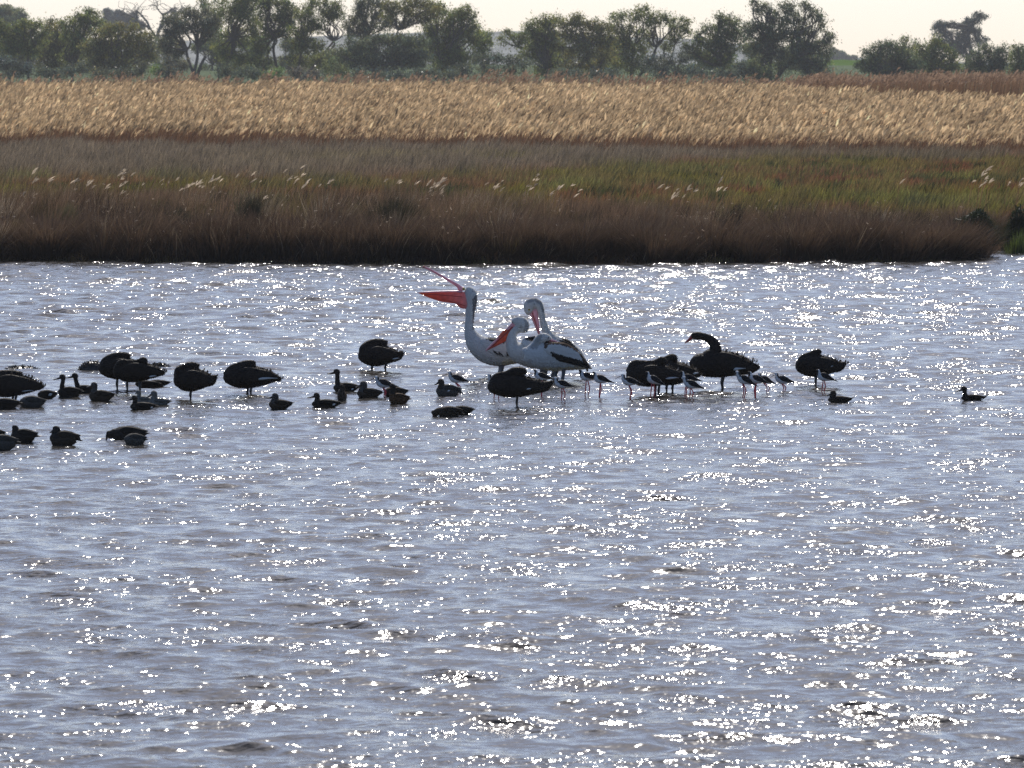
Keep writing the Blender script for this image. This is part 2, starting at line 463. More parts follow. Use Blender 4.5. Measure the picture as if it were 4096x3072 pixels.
# ------------------------------------------------------------------ plumes: a stem with a ragged, wind-swept tuft
def plume_set(A, X, Y, ztop, stem_h, size, bright, lean=0.55, tuft=3):
    n = len(X)
    top = np.stack([X, Y, ztop], 1)
    foot = top - np.stack([stem_h * 0.16, np.zeros(n), stem_h], 1)
    sc = jitter(np.array([0.205, 0.118, 0.066]), n, .25)
    wv = np.stack([np.full(n, .007), np.zeros(n), np.zeros(n)], 1) * (Y / 200)[:, None]
    V = np.stack([foot - wv, foot + wv, top + wv * .6, top - wv * .6], 1).reshape(-1, 3)
    i = np.arange(n)[:, None] * 4
    A.add(V, i + np.array([[0, 1, 2, 3]]), None, np.stack([sc * .6, sc * .6, sc, sc], 1).reshape(-1, 3))
    # one hanging leaf per stem
    lf = foot + (top - foot) * rng.uniform(.35, .8, (n, 1))
    run = np.stack([rng.uniform(.05, .3, n), rng.normal(0, .08, n), rng.uniform(-.08, .22, n)], 1)
    V = np.stack([lf - wv * 1.2, lf + wv * 1.2, lf + run], 1).reshape(-1, 3)
    lc = jitter(np.array([0.24, 0.15, 0.085]), n, .3)
    i = np.arange(n)[:, None] * 3
    A.add(V, None, i + np.array([[0, 1, 2]]), np.repeat(lc, 3, 0))
    # tuft: a few lens-shaped locks that fan out along the lean
    for k in range(tuft):
        ang = lean + rng.normal(0, .20, n)                            # from the vertical, to the right
        L = size * rng.uniform(.65, 1.25, n) * (1.0 if k == 0 else .75)
        dirv = np.stack([np.sin(ang), rng.normal(0, .22, n), np.cos(ang)], 1)
        dirv /= np.linalg.norm(dirv, axis=1)[:, None]
        ph = rng.uniform(-1.0, 1.0, n)
        sv = np.stack([np.cos(ang) * np.cos(ph), np.sin(ph), -np.sin(ang) * np.cos(ph)], 1)
        wdt = (L * rng.uniform(.075, .125, n))[:, None]
        s0 = top + dirv * (L * (-.12 + .14 * k))[:, None]
        p1 = s0 + dirv * (L * .38)[:, None]; p2 = s0 + dirv * (L * .75)[:, None] + sv * wdt * .15
        tip = s0 + dirv * L[:, None] + np.stack([L * .10, np.zeros(n), -L * .06], 1)
        V = np.stack([s0, p1 - sv * wdt, p1 + sv * wdt, p2 - sv * wdt * .6, p2 + sv * wdt * .6, tip], 1).reshape(-1, 3)
        i = np.arange(n)[:, None] * 6
        T = np.concatenate([i + np.array([[0, 2, 1]]), i + np.array([[3, 4, 5]])])
        c = jitter(bright, n, .22)
        A.add(V, i + np.array([[1, 2, 4, 3]]), T, np.repeat(c, 6, 0))

def make_reeds():
    A = Acc()
    n = 62000
    X, Y = scatter(n, 208, 335)
    w = np.clip(X / (0.0853 * Y) * .5 + .5, 0, 1)
    front = np.interp(w, [0, .5, 1], [236, 226, 216]) + 10 * (fbm(X / 2.2, 1.7, 14, 3) - .5)
    back = np.interp(w, [0, .75, .85, 1], [335, 332, 305, 292])
    keep = (Y > front) & (Y < back)
    X, Y, front, w = X[keep], Y[keep], front[keep], w[keep]; n = len(X)
    zt = np.interp(Y, [210, 225, 250, 290, 335], [0.92, 1.00, 1.46, 2.02, 2.52])
    zt = zt * np.clip(0.86 + (Y - front) / 28, 0.86, 1) + (fbm(X / 3.2, Y / 6, 19, 3) - .5) * 0.55 + rng.normal(0, .10, n)
    zt = np.maximum(zt, land_z(X, Y) + .45)
    bt = np.array([0.66, 0.47, 0.265])[None] * (0.35 + 0.45 * fbm(X / 3, Y / 9, 29, 3) + 0.75 * rng.random(n) ** 2)[:, None]
    plume_set(A, X, Y, zt, np.minimum(zt - land_z(X, Y), 1.5), rng.uniform(.28, .46, n), bt, lean=.48, tuft=2)
    # dense brown stems along the front of the bed
    m = 16000
    X = rng.uniform(-1.22, 1.22, m) * 0.0853 * 230
    w = np.clip(X / (0.0853 * 230) * .5 + .5, 0, 1)
    front = np.interp(w, [0, .5, 1], [236, 226, 216]) + 10 * (fbm(X / 2.2, 1.7, 14, 3) - .5)
    Y = front + rng.uniform(-2.5, 8, m)
    h = rng.uniform(.45, .95, m)
    base = np.stack([X, Y, land_z(X, Y)], 1)
    lean = np.stack([h * rng.normal(.25, .12, m), np.zeros(m)], 1)
    c1 = jitter(np.array([0.16, 0.088, 0.05]), m, .25)
    A.add(*blades(base, h, lean, rng.uniform(.02, .035, m), c1 * .8, c1))
    # taller, browner stand behind, at the right
    m = 5200
    X = rng.uniform(13.5, 42, m); Y = rng.uniform(338, 366, m)
    zt = 2.45 + 0.65 * fbm(X / 3, Y / 8, 66, 3) + rng.normal(0, .14, m) + np.interp(X, [13, 18, 30], [-.9, .0, .15])
    plume_set(A, X, Y, zt, np.full(m, 1.5), rng.uniform(.22, .36, m), np.array([0.34, 0.225, 0.145]))
    # ragged tall reeds at the foot of the trees
    m = 4200
    X = rng.uniform(-36, 20, m); Y = rng.uniform(336, 350, m)
    k = fbm(X / 2.0, 7.7, 81, 3) > 0.30
    X, Y = X[k], Y[k]; m = len(X)
    zt = 2.22 + 0.85 * fbm(X / 1.7, 2.2, 83, 3) + rng.normal(0, .22, m)
    plume_set(A, X, Y, zt, np.full(m, 1.6), rng.uniform(.2, .34, m), np.array([0.34, 0.225, 0.145]))
    o = A.build("reed_bed", M_PLUME)
    tag(o, "wide bed of straw coloured plumed reeds before the trees", "reeds", kind="stuff")
    # scattered plumes that rise from the rushes of the bank
    B = Acc()
    spots = []
    for cx, cy, k, sp in [(90, 780, 5, 60), (180, 720, 4, 50), (330, 740, 7, 90), (500, 700, 5, 60), (480, 760, 4, 50), (620, 730, 4, 60), (780, 760, 9, 70),
                          (830, 720, 6, 50), (1180, 700, 5, 40), (1200, 740, 4, 60), (1290, 735, 3, 30), (1735, 745, 9, 35), (1720, 775, 7, 30), (1690, 800, 4, 20),
                          (1600, 735, 4, 40), (1980, 745, 5, 40), (2110, 745, 6, 50), (2200, 760, 4, 50), (2290, 780, 4, 60), (2660, 775, 5, 50), (2750, 770, 4, 40),
                          (3920, 700, 3, 25), (3930, 735, 5, 30), (4075, 730, 4, 40), (3600, 720, 1, 20), (960, 790, 3, 80), (1060, 800, 3, 80), (40, 830, 2, 40), (2880, 750, 3, 40), (1000, 720, 4, 60)]:
        for _ in range(k):
            spots.append((cx + random.gauss(0, sp * .6), cy + random.gauss(0, 14)))
    P = np.array([at_y(a, b, random.uniform(122, 132)) for a, b in spots])
    plume_set(B, P[:, 0], P[:, 1], P[:, 2], np.full(len(P), .75), rng.uniform(.10, .21, len(P)), np.array([0.62, 0.50, 0.36]), lean=.8, tuft=3)
    o = B.build("bank_plumes", M_PLUME)
    tag(o, "sunlit reed plumes scattered over the bank rushes", "reeds", kind="stuff")
make_reeds()

# ------------------------------------------------------------------ single green clumps in the sedge
def rush_clump(label, px, top, bottom, width, D, tone, n, leafy=False, name="rush_clump"):
    a = at_y(px, bottom, D); g = float(land_z(np.array([a.x]), np.array([D]))[0]) - .03
    root = empty(name, (a.x, D, g)); tag(root, label, "shrub" if leafy else "rushes", "green clumps in the sedge")
    W = width * D / K; H = at_y(px, top, D).z - g
    r = np.random.default_rng(int(px))
    A = Acc()
    bx = r.normal(0, W * .22, n); by = r.normal(0, W * .22, n)
    h = H * r.uniform(.55, 1.05, n) * np.clip(1.05 - np.abs(bx) / W, .4, 1)
    base = np.stack([bx, by, np.zeros(n)], 1)
    ln = np.stack([bx * .9 + r.normal(.12, .10, n) * h, r.normal(0, .12, n) * h], 1)
    c1 = np.clip(np.array(tone) * (1 + r.normal(0, .25, (n, 1))), .01, .6)
    A.add(*blades(base, h, ln, r.uniform(.010, .018, n), c1 * .6, c1))
    A.build("stems", M_GRASS, root)["kind"] = "stuff"
    if leafy:
        m = n * 3
        u = r.normal(size=(m, 3)); u /= np.linalg.norm(u, axis=1)[:, None]
        P = u * (r.random((m, 1)) ** .4) * np.array([W * .5, W * .45, H * .5]) + np.array([0, 0, H * .5])
        P[:, 2] += H * .12 * np.sin(P[:, 0] * 9)
        ax = r.normal(size=(m, 3)); ax /= np.linalg.norm(ax, axis=1)[:, None]
        sd = np.cross(ax, r.normal(size=(m, 3))); sd /= np.linalg.norm(sd, axis=1)[:, None]
        L = r.uniform(.02, .045, (m, 1))
        V = np.stack([P - ax * L, P + sd * L * .45, P + ax * L, P - sd * L * .45], 1).reshape(-1, 3)
        c = np.repeat(np.clip(np.array(tone) * (1 + r.normal(0, .3, (m, 1))), .01, .6), 4, 0)
        np_mesh("foliage", V, np.arange(m * 4).reshape(-1, 4), M_GRASS, colors=c, parent=root)
DG = (0.026, 0.032, 0.014)
rush_clump("tall dark green rush clump standing out in the left sedge", 995, 768, 905, 75, 115.6, (0.032, 0.030, 0.017), 700)
rush_clump("slanting dark green rushes left of the tall rush clump", 705, 815, 905, 130, 115.6, DG, 700)
rush_clump("small dark rush clump low in the left sedge", 575, 865, 945, 60, 115.0, DG, 350)
rush_clump("broad dark green rush stand left of the gaping pelican's bill", 1560, 770, 910, 210, 115.8, (0.038, 0.036, 0.018), 1100)
rush_clump("low dark clump below the broad rush stand", 1370, 860, 930, 120, 115.2, DG, 450)
rush_clump("narrow upright dark shrub in the right sedge", 2935, 800, 950, 46, 115.4, (0.030, 0.028, 0.016), 480)
rush_clump("pale olive rush tuft near the left edge", 260, 800, 900, 100, 117, (0.13, 0.12, 0.055), 450)
rush_clump("large dark leafy bush at the right end of the bank", 3890, 845, 985, 170, 116.5, (0.030, 0.040, 0.015), 1400, leafy=True, name="shrub")
rush_clump("smaller dark bush at the right edge behind the large bush", 4062, 825, 905, 90, 121, (0.030, 0.040, 0.015), 700, leafy=True, name="shrub")
rush_clump("bright green tall grass tuft at the right edge of the bank", 4065, 905, 1000, 80, 119, (0.10, 0.135, 0.030), 380)
rush_clump("bright green tuft left of the large dark bush", 3760, 880, 925, 70, 120, (0.12, 0.155, 0.030), 300)
# ------------------------------------------------------------------ trees
M_WOOD = mat("gum_bark", (0.17, 0.135, 0.11), rough=0.85, spec=0.2, noise=(6.0, .6, 1.4))
M_DEADWOOD = mat("dead_bark", (0.26, 0.22, 0.19), rough=0.85, spec=0.2, noise=(6.0, .7, 1.3))
M_LEAF = mat("gum_leaf", (0.09, 0.1, 0.05), rough=0.36, spec=0.6, transl=0.52, attr="tint")

def tubes(paths, sides=6):
    """tapered tubes through lists of (point, radius)"""
    V = []; Q = []; n = 0
    for path in paths:
        P = [Vector(p) for p, r in path]; R = [r for p, r in path]
        m = len(P)
        prev = None
        for i in range(m):
            t = (P[min(i + 1, m - 1)] - P[max(i - 1, 0)])
            if t.length < 1e-9: t = Vector((0, 0, 1))
            t.normalize()
            if prev is None:
                a = Vector((1, 0, 0)) if abs(t.x) < .8 else Vector((0, 1, 0))
                e1 = (a - t * a.dot(t)).normalized()
            else:
                e1 = (prev - t * prev.dot(t)).normalized()
            prev = e1
            e2 = t.cross(e1)
            for k in range(sides):
                w = 2 * math.pi * k / sides
                V.append(P[i] + (e1 * math.cos(w) + e2 * math.sin(w)) * R[i])
        for i in range(m - 1):
            for k in range(sides):
                k2 = (k + 1) % sides
                Q.append((n + i * sides + k, n + i * sides + k2, n + (i + 1) * sides + k2, n + (i + 1) * sides + k))
        n += m * sides
    return np.array([tuple(v) for v in V]), np.array(Q)

def limb(a, b, r0, r1, rnd, n=7, wob=.07, sag=0.0):
    a = Vector(a); b = Vector(b); L = (b - a).length
    out = []
    o1 = Vector((rnd.gauss(0, 1), rnd.gauss(0, 1), rnd.gauss(0, .4))) * L * wob
    o2 = Vector((rnd.gauss(0, 1), rnd.gauss(0, 1), rnd.gauss(0, .4))) * L * wob
    for i in range(n):
        t = i / (n - 1)
        p = a.lerp(b, t) + o1 * math.sin(math.pi * t) + o2 * math.sin(2 * math.pi * t) - Vector((0, 0, sag * L * math.sin(math.pi * t)))
        out.append((p, r0 + (r1 - r0) * t))
    return out

TREE_N = [0]
TS = 1.75                                 # the row of trees stands this much farther than the figures below say
def tree(name, label, D, bx, lobes, fork=None, tone=(0.085, 0.098, 0.045), base_r=0.14, leaf=0.17, dens=1.0, stems=1, cat="tree", lean=None, group=None, bush=False):
    """lobes: (cx, cy, rx, ry) of leafy masses in rows and columns of the photograph, at distance D"""
    TREE_N[0] += 1
    D *= TS; base_r *= TS * .72; leaf *= TS * .74
    rnd = random.Random(100 + TREE_N[0]); r = np.random.default_rng(100 + TREE_N[0])
    m_px = D / K
    gx = at_y(bx, 300, D).x
    gz = float(land_z(np.array([gx]), np.array([D]))[0]) - 0.1
    root = empty(name, (gx, D, gz))
    tag(root, label, cat, group)
    base = Vector((gx, D, gz))
    O = Vector((gx, D, gz))
    paths = []
    cents = []
    for (cx, cy, rx, ry) in lobes:
        c = at_y(cx, cy, D); c.y += rnd.uniform(-.6, .6) * (rx + 30) * m_px
        cents.append((c, rx * m_px, ry * m_px))
        if not bush:
            for _ in range(2):                          # smaller tufts break the outline
                an = rnd.uniform(-.3, math.pi + .3); k2 = rnd.uniform(.32, .52)
                cents.append((c + Vector((math.cos(an) * rx * .95, rnd.uniform(-.6, .6) * rx, math.sin(an) * ry * .95)) * m_px, rx * k2 * m_px, ry * k2 * m_px))
    # wood
    if fork is None:
        fy = sum(c.z for c, _, _ in cents) / len(cents)
        fork_pts = [Vector((gx + (lean or 0) * m_px, D, gz + (fy - gz) * .35))]
    else:
        fork_pts = [at_y(fx, fy_, D) for fx, fy_ in fork]
    for i, f in enumerate(fork_pts):
        b0 = base + Vector((rnd.uniform(-.15, .15) * i, rnd.uniform(-.1, .1), 0))
        paths.append(limb(b0, f, base_r, base_r * .7, rnd, n=8, wob=.04))
    for (c, rx, rz) in cents:
        f = min(fork_pts, key=lambda q: (q - c).length)
        tgt = c + Vector((0, 0, -rz * .2))
        lb = limb(f, tgt, base_r * .55, base_r * .18, rnd, n=8, wob=.07)
        paths.append(lb)
        for k in range((5 if rx > 25 * m_px else 2) if not bush else 2):
            st = lb[rnd.randint(4, 7)][0]
            e = c + Vector((rnd.uniform(-1, 1) * rx, rnd.uniform(-1, 1) * rx * .8, rnd.uniform(-.5, 1) * rz)) * .85
            paths.append(limb(st, e, base_r * .2, base_r * .05, rnd, n=5, wob=.1))
    V, Q = tubes(paths, 5)
    np_mesh("trunk", V - np.array(O), Q, M_WOOD, smooth=True, parent=root)
    # leaves in clumps
    Vs = []; Cs = []; nq = 0
    for (c, rx, rz) in cents:
        area = math.pi * rx * rz
        nc = max(4, int(area / TS ** 2 * 56 * dens))
        u = r.normal(size=(nc, 3)); u /= np.linalg.norm(u, axis=1)[:, None]
        rad = r.random(nc) ** .45 * np.where(r.random(nc) < .14, r.uniform(1.1, 1.4, nc), 1)
        cc = np.array(c) + u * rad[:, None] * np.array([rx, rx * .8, rz])
        per = 20
        cl_r = r.uniform(.10, .30, nc) * TS
        tone_c = np.array(tone) * np.clip(1 + r.normal(0, .38, (nc, 1)), .3, 2) * (1 + np.array([.16, .04, -.12]) * r.normal(0, 1, (nc, 1)))
        P = np.repeat(cc, per, 0) + r.normal(size=(nc * per, 3)) * np.repeat(cl_r, per)[:, None] * np.array([.75, .75, .6])
        n = len(P)
        ax = np.stack([r.normal(.12, .45, n), r.normal(0, .45, n), -np.ones(n) * r.uniform(.2, 1.2, n)], 1)
        ax /= np.linalg.norm(ax, axis=1)[:, None]
        sd = np.cross(ax, r.normal(size=(n, 3))); sd /= np.linalg.norm(sd, axis=1)[:, None] + 1e-9
        L = leaf * r.uniform(.6, 1.3, n)[:, None]; W = L * r.uniform(.16, .28, n)[:, None]
        Vs.append(np.stack([P - ax * L * .5, P + sd * W, P + ax * L * .5, P - sd * W], 1).reshape(-1, 3))
        Cs.append(np.repeat(np.clip(np.repeat(tone_c, per, 0) * 1.65 * (1 + r.normal(0, .30, (n, 1))), .01, .5), 4, 0))
    V = np.concatenate(Vs) - np.array(O)
    Qf = np.arange(len(V)).reshape(-1, 4)
    np_mesh("crown", V, Qf, M_LEAF, colors=np.concatenate(Cs), parent=root)
    return root

GUM = (0.135, 0.148, 0.042); GREY = (0.130, 0.145, 0.060); WARM = (0.155, 0.145, 0.045); DEEP = (0.095, 0.112, 0.036); LIME = (0.155, 0.180, 0.045)
G_T = "gum trees behind the reeds"; G_S = "scrub at the foot of the gum trees"
# far left to far right; rows and columns as in the photograph
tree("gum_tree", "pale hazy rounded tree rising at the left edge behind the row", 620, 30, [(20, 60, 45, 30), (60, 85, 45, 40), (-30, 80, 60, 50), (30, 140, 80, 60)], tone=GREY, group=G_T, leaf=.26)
tree("gum_tree", "leftmost gum tree of the row, with a pale leaning trunk", 372, 118, [(15, 120, 45, 35), (70, 140, 45, 40), (120, 105, 45, 28), (150, 150, 40, 40), (40, 190, 55, 40), (110, 205, 50, 35), (-40, 150, 50, 60), (-30, 220, 60, 50)], fork=[(112, 200)], tone=GUM, group=G_T)
tree("gum_tree", "small bushy gum tree second from the left edge", 380, 205, [(195, 110, 35, 28), (240, 130, 35, 35), (215, 175, 45, 40), (180, 220, 40, 40), (245, 215, 40, 45), (205, 270, 45, 40)], tone=WARM, group=G_T)
tree("gum_tree", "gum tree with bright backlit leaves left of the grey clipped mass", 376, 290, [(275, 95, 30, 25), (325, 75, 28, 28), (365, 62, 38, 22), (340, 110, 45, 30), (295, 150, 45, 40), (385, 95, 40, 25), (285, 220, 35, 50), (330, 180, 45, 45)], tone=GUM, group=G_T)
tree("gum_tree", "broad low gum tree with yellow green crown before the dead tree", 368, 470, [(400, 150, 45, 35), (455, 125, 48, 28), (520, 140, 40, 40), (570, 170, 42, 40), (380, 195, 40, 40), (440, 200, 50, 42), (510, 210, 48, 40), (590, 220, 32, 32), (420, 260, 50, 40), (500, 270, 50, 35), (370, 260, 45, 45)], tone=WARM, group=G_T)
tree("gum_tree", "dark spreading many stemmed gum tree right of the dead tree", 366, 775, [(690, 85, 38, 30), (745, 62, 40, 25), (795, 60, 35, 28), (690, 130, 35, 35), (740, 110, 45, 30), (800, 110, 45, 35), (660, 170, 25, 35), (835, 140, 30, 30), (700, 210, 40, 40), (855, 95, 28, 30)], fork=[(745, 205), (790, 190), (822, 225)], tone=(0.109, 0.113, 0.065), base_r=.17, group=G_T)
tree("gum_tree", "thin wispy gum tree reaching the top edge left of the tallest crowns", 385, 872, [(812, 12, 22, 14), (835, 45, 28, 28), (880, 15, 32, 18), (862, 75, 28, 30), (850, 120, 30, 30), (875, 170, 35, 35)], fork=[(865, 130)], tone=GUM, base_r=.09, group=G_T, dens=.8)
tree("gum_tree", "tall gum tree with dark trunk cut off by the top edge", 370, 915, [(925, 60, 40, 40), (950, 15, 45, 30), (1000, 0, 45, 30), (985, 70, 40, 40), (920, 130, 35, 30), (965, 160, 38, 40), (1010, 130, 32, 40), (900, 210, 40, 40), (960, 240, 50, 40)], fork=[(932, 150)], tone=GUM, base_r=.17, group=G_T)
tree("gum_tree", "tall full gum tree with slanting trunk beside the cut off one", 374, 1088, [(1050, 20, 48, 30), (1110, 15, 45, 28), (1150, 45, 35, 32), (1060, 75, 40, 35), (1115, 75, 38, 30), (1160, 90, 25, 35), (1075, 130, 40, 30), (1140, 130, 35, 30), (1040, 190, 45, 40), (1045, 260, 45, 40)], fork=[(1102, 150)], tone=DEEP, base_r=.16, group=G_T)
tree("gum_tree", "gum tree with two round tufted tops left of the sky gaps", 372, 1180, [(1245, 30, 36, 26), (1225, 70, 35, 35), (1310, 28, 35, 24), (1345, 48, 32, 32), (1310, 65, 40, 22), (1210, 120, 40, 35), (1265, 110, 32, 30), (1195, 180, 45, 42), (1260, 185, 45, 40), (1210, 250, 50, 40), (1290, 250, 40, 40)], fork=[(1210, 180), (1335, 165)], tone=GUM, base_r=.13, group=G_T)
tree("gum_tree", "gum tree with a long limb leaning right under the middle crowns", 376, 1325, [(1395, 100, 32, 30), (1440, 55, 35, 30), (1470, 20, 38, 25), (1515, 15, 35, 25), (1500, 60, 35, 35), (1480, 110, 45, 30), (1545, 95, 32, 35), (1420, 130, 30, 25)], fork=[(1400, 200), (1455, 165)], tone=(0.116, 0.123, 0.065), base_r=.15, group=G_T)
tree("gum_tree", "slender umbrella crowned gum tree with sky under its branches", 369, 1590, [(1572, 22, 35, 24), (1590, 48, 40, 20), (1640, 28, 40, 28), (1690, 15, 40, 20), (1665, 62, 35, 25), (1722, 50, 35, 35), (1550, 60, 20, 25), (1635, 90, 22, 16), (1690, 82, 28, 24)], fork=[(1592, 120)], tone=WARM, base_r=.11, group=G_T)
tree("gum_tree", "wide dense gum tree sloping down to the low gap in the row", 373, 1770, [(1755, 45, 38, 32), (1800, 75, 40, 32), (1850, 65, 42, 36), (1890, 95, 30, 35), (1740, 110, 45, 38), (1800, 130, 48, 40), (1860, 145, 48, 38), (1895, 155, 25, 35), (1740, 170, 45, 40), (1810, 200, 50, 40), (1850, 240, 48, 40), (1780, 255, 50, 40)], tone=GUM, base_r=.17, group=G_T)
tree("gum_tree", "leafy mid row gum tree filling under the umbrella crown", 365, 1500, [(1420, 195, 45, 38), (1480, 180, 48, 35), (1550, 165, 50, 30), (1620, 165, 48, 30), (1680, 165, 42, 35), (1440, 255, 48, 40), (1520, 245, 52, 42), (1600, 240, 52, 40), (1670, 240, 48, 40), (1370, 225, 45, 45)], tone=(0.104, 0.119, 0.058), base_r=.15, group=G_T)
tree("gum_tree", "small light green gum tree at the left side of the low gap", 378, 1935, [(1935, 140, 34, 24), (1915, 175, 28, 25), (1955, 165, 20, 22), (1930, 205, 30, 22)], tone=LIME, base_r=.09, group=G_T)
tree("gum_tree", "sparse twiggy gum tree standing in the low gap", 376, 2098, [(2040, 140, 25, 16), (2080, 150, 30, 20), (2010, 165, 14, 16), (2115, 165, 22, 24), (2065, 180, 22, 12)], fork=[(2097, 200)], tone=GUM, base_r=.09, dens=.8, group=G_T)
tree("gum_tree", "full rounded gum tree right of the low gap", 368, 2190, [(2165, 90, 42, 24), (2215, 88, 30, 22), (2130, 125, 38, 30), (2185, 130, 45, 32), (2150, 175, 48, 38), (2215, 170, 42, 40), (2140, 225, 48, 40), (2200, 235, 50, 40), (2170, 280, 50, 30)], tone=GUM, base_r=.15, group=G_T)
tree("gum_tree", "broad gum tree with pale bent limbs showing in its crown", 366, 2420, [(2260, 100, 32, 26), (2310, 92, 45, 26), (2370, 105, 42, 30), (2415, 115, 32, 28), (2280, 145, 42, 32), (2345, 150, 48, 35), (2410, 160, 42, 35), (2285, 200, 45, 35), (2350, 215, 45, 32), (2420, 220, 45, 40), (2290, 265, 48, 35), (2380, 275, 45, 30)], fork=[(2340, 235), (2400, 265), (2345, 185)], tone=WARM, base_r=.14, group=G_T)
tree("gum_tree", "airy gum tree with sky showing through its spread top", 371, 2530, [(2485, 65, 38, 22), (2540, 75, 28, 26), (2575, 45, 24, 22), (2600, 90, 32, 28), (2645, 65, 32, 24), (2675, 85, 20, 22), (2455, 115, 25, 30), (2510, 130, 38, 30), (2585, 140, 36, 30), (2500, 185, 45, 38), (2570, 200, 45, 38), (2540, 260, 55, 40), (2470, 260, 40, 40)], fork=[(2530, 190), (2625, 190)], tone=GUM, base_r=.14, dens=.85, group=G_T)
tree("gum_tree", "small forked gum tree with tufted top in front of the far hill", 374, 2665, [(2735, 92, 24, 20), (2720, 122, 26, 16), (2685, 150, 26, 24), (2675, 185, 22, 26), (2750, 130, 16, 18), (2690, 110, 10, 14)], fork=[(2655, 200), (2700, 175)], tone=GUM, base_r=.10, dens=.85, group=G_T)
tree("gum_tree", "dark gum tree with peaked top next to the biggest tree", 372, 2880, [(2885, 78, 22, 18), (2930, 85, 35, 24), (2850, 120, 36, 26), (2905, 125, 45, 32), (2790, 160, 32, 30), (2840, 175, 45, 34), (2905, 185, 48, 38), (2760, 205, 35, 35), (2820, 230, 50, 38), (2890, 245, 52, 40), (2950, 140, 35, 38)], tone=DEEP, base_r=.15, group=G_T)
tree("gum_tree", "biggest gum tree, with feathery upper twigs, left of the sky gap", 364, 3085, [(3022, 12, 16, 10), (3062, 28, 14, 12), (3035, 48, 18, 12), (3090, 55, 24, 20), (3150, 35, 40, 22), (3215, 30, 26, 18), (3255, 65, 30, 22), (3290, 95, 18, 26), (3120, 85, 35, 26), (3190, 85, 42, 30), (3040, 110, 35, 26), (3000, 130, 35, 30), (3080, 140, 45, 32), (3150, 145, 48, 35), (3225, 130, 40, 32), (3315, 155, 20, 30), (3020, 190, 45, 38), (3100, 200, 48, 38), (3180, 205, 48, 40), (3260, 190, 42, 38), (3310, 215, 22, 34), (3040, 255, 45, 40), (3130, 265, 45, 38), (3220, 270, 48, 38), (3290, 270, 38, 38), (3060, 310, 40, 25), (3250, 310, 45, 25)], fork=[(3085, 220), (3150, 265), (3185, 230)], tone=(0.107, 0.122, 0.061), base_r=.19, group=G_T)
tree("gum_tree", "dome shaped dark tree right of the green slope", 366, 3545, [(3545, 190, 50, 26), (3495, 215, 42, 28), (3590, 215, 45, 30), (3460, 260, 32, 34), (3525, 250, 55, 38), (3600, 260, 50, 38), (3660, 270, 40, 32), (3550, 295, 55, 25)], tone=(0.090, 0.109, 0.052), base_r=.15, group=G_T, dens=1.15)
tree("gum_tree", "thin see through sapling behind the dome shaped tree", 382, 3615, [(3620, 168, 26, 16), (3660, 185, 20, 20), (3600, 200, 20, 22), (3645, 215, 22, 20)], fork=[(3612, 225)], tone=GREY, base_r=.07, dens=.6, group=G_T)
tree("gum_tree", "ragged gum tree left of the tall hazy pine", 372, 3740, [(3700, 195, 32, 24), (3745, 180, 32, 24), (3680, 235, 38, 30), (3740, 235, 42, 34), (3790, 215, 30, 28), (3760, 275, 50, 30), (3700, 280, 40, 30), (3815, 265, 32, 30)], tone=GUM, base_r=.13, group=G_T)
tree("gum_tree", "low rounded tree right of the tall hazy pine", 374, 3955, [(3945, 210, 38, 26), (3905, 240, 32, 30), (3985, 240, 36, 32), (3945, 265, 50, 35), (4010, 265, 36, 32), (4025, 205, 25, 28), (3880, 275, 36, 30)], tone=(0.099, 0.113, 0.058), base_r=.13, group=G_T)
tree("gum_tree", "rightmost tree of the row, cut off by the right edge", 370, 4085, [(4080, 205, 28, 22), (4075, 245, 32, 34), (4120, 220, 40, 36), (4110, 270, 50, 35), (4065, 285, 35, 26)], tone=GUM, base_r=.13, group=G_T)
# a second, hazier row behind fills the gaps
BACK = [(70, 150, 95, "behind the leftmost trees"), (250, 130, 80, "behind the bushy second tree"), (420, 160, 90, "behind the yellow green low tree"), (560, 175, 70, "left of the dead tree's trunk"),
        (705, 150, 70, "behind the many stemmed tree"), (850, 150, 75, "behind the thin wispy tree"), (1000, 150, 85, "behind the tall cut off tree"), (1150, 160, 80, "behind the slanting trunk"),
        (1300, 215, 70, "below the sky gap with the leaning limb"), (1420, 180, 80, "behind the leaning limb"), (1640, 170, 90, "behind the umbrella crown"), (1800, 165, 80, "behind the wide dense tree"),
        (2230, 170, 80, "behind the full rounded tree"), (2440, 165, 80, "behind the airy tree"), (2840, 200, 70, "behind the peaked dark tree"), (3000, 170, 80, "left behind the biggest tree"), (3200, 160, 90, "right behind the biggest tree"), (3700, 235, 70, "behind the ragged tree left of the pine")]
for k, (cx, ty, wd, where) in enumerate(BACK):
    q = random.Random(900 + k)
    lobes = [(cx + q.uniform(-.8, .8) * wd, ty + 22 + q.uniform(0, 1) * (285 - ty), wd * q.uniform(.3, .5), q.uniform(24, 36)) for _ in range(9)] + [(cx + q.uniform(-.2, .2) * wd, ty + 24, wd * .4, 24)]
    tree("gum_tree", "hazy back row tree " + where, 500 + q.uniform(-25, 25), cx, lobes, tone=GREY, base_r=.13, dens=.7, leaf=.24, group="hazy trees of the back row")
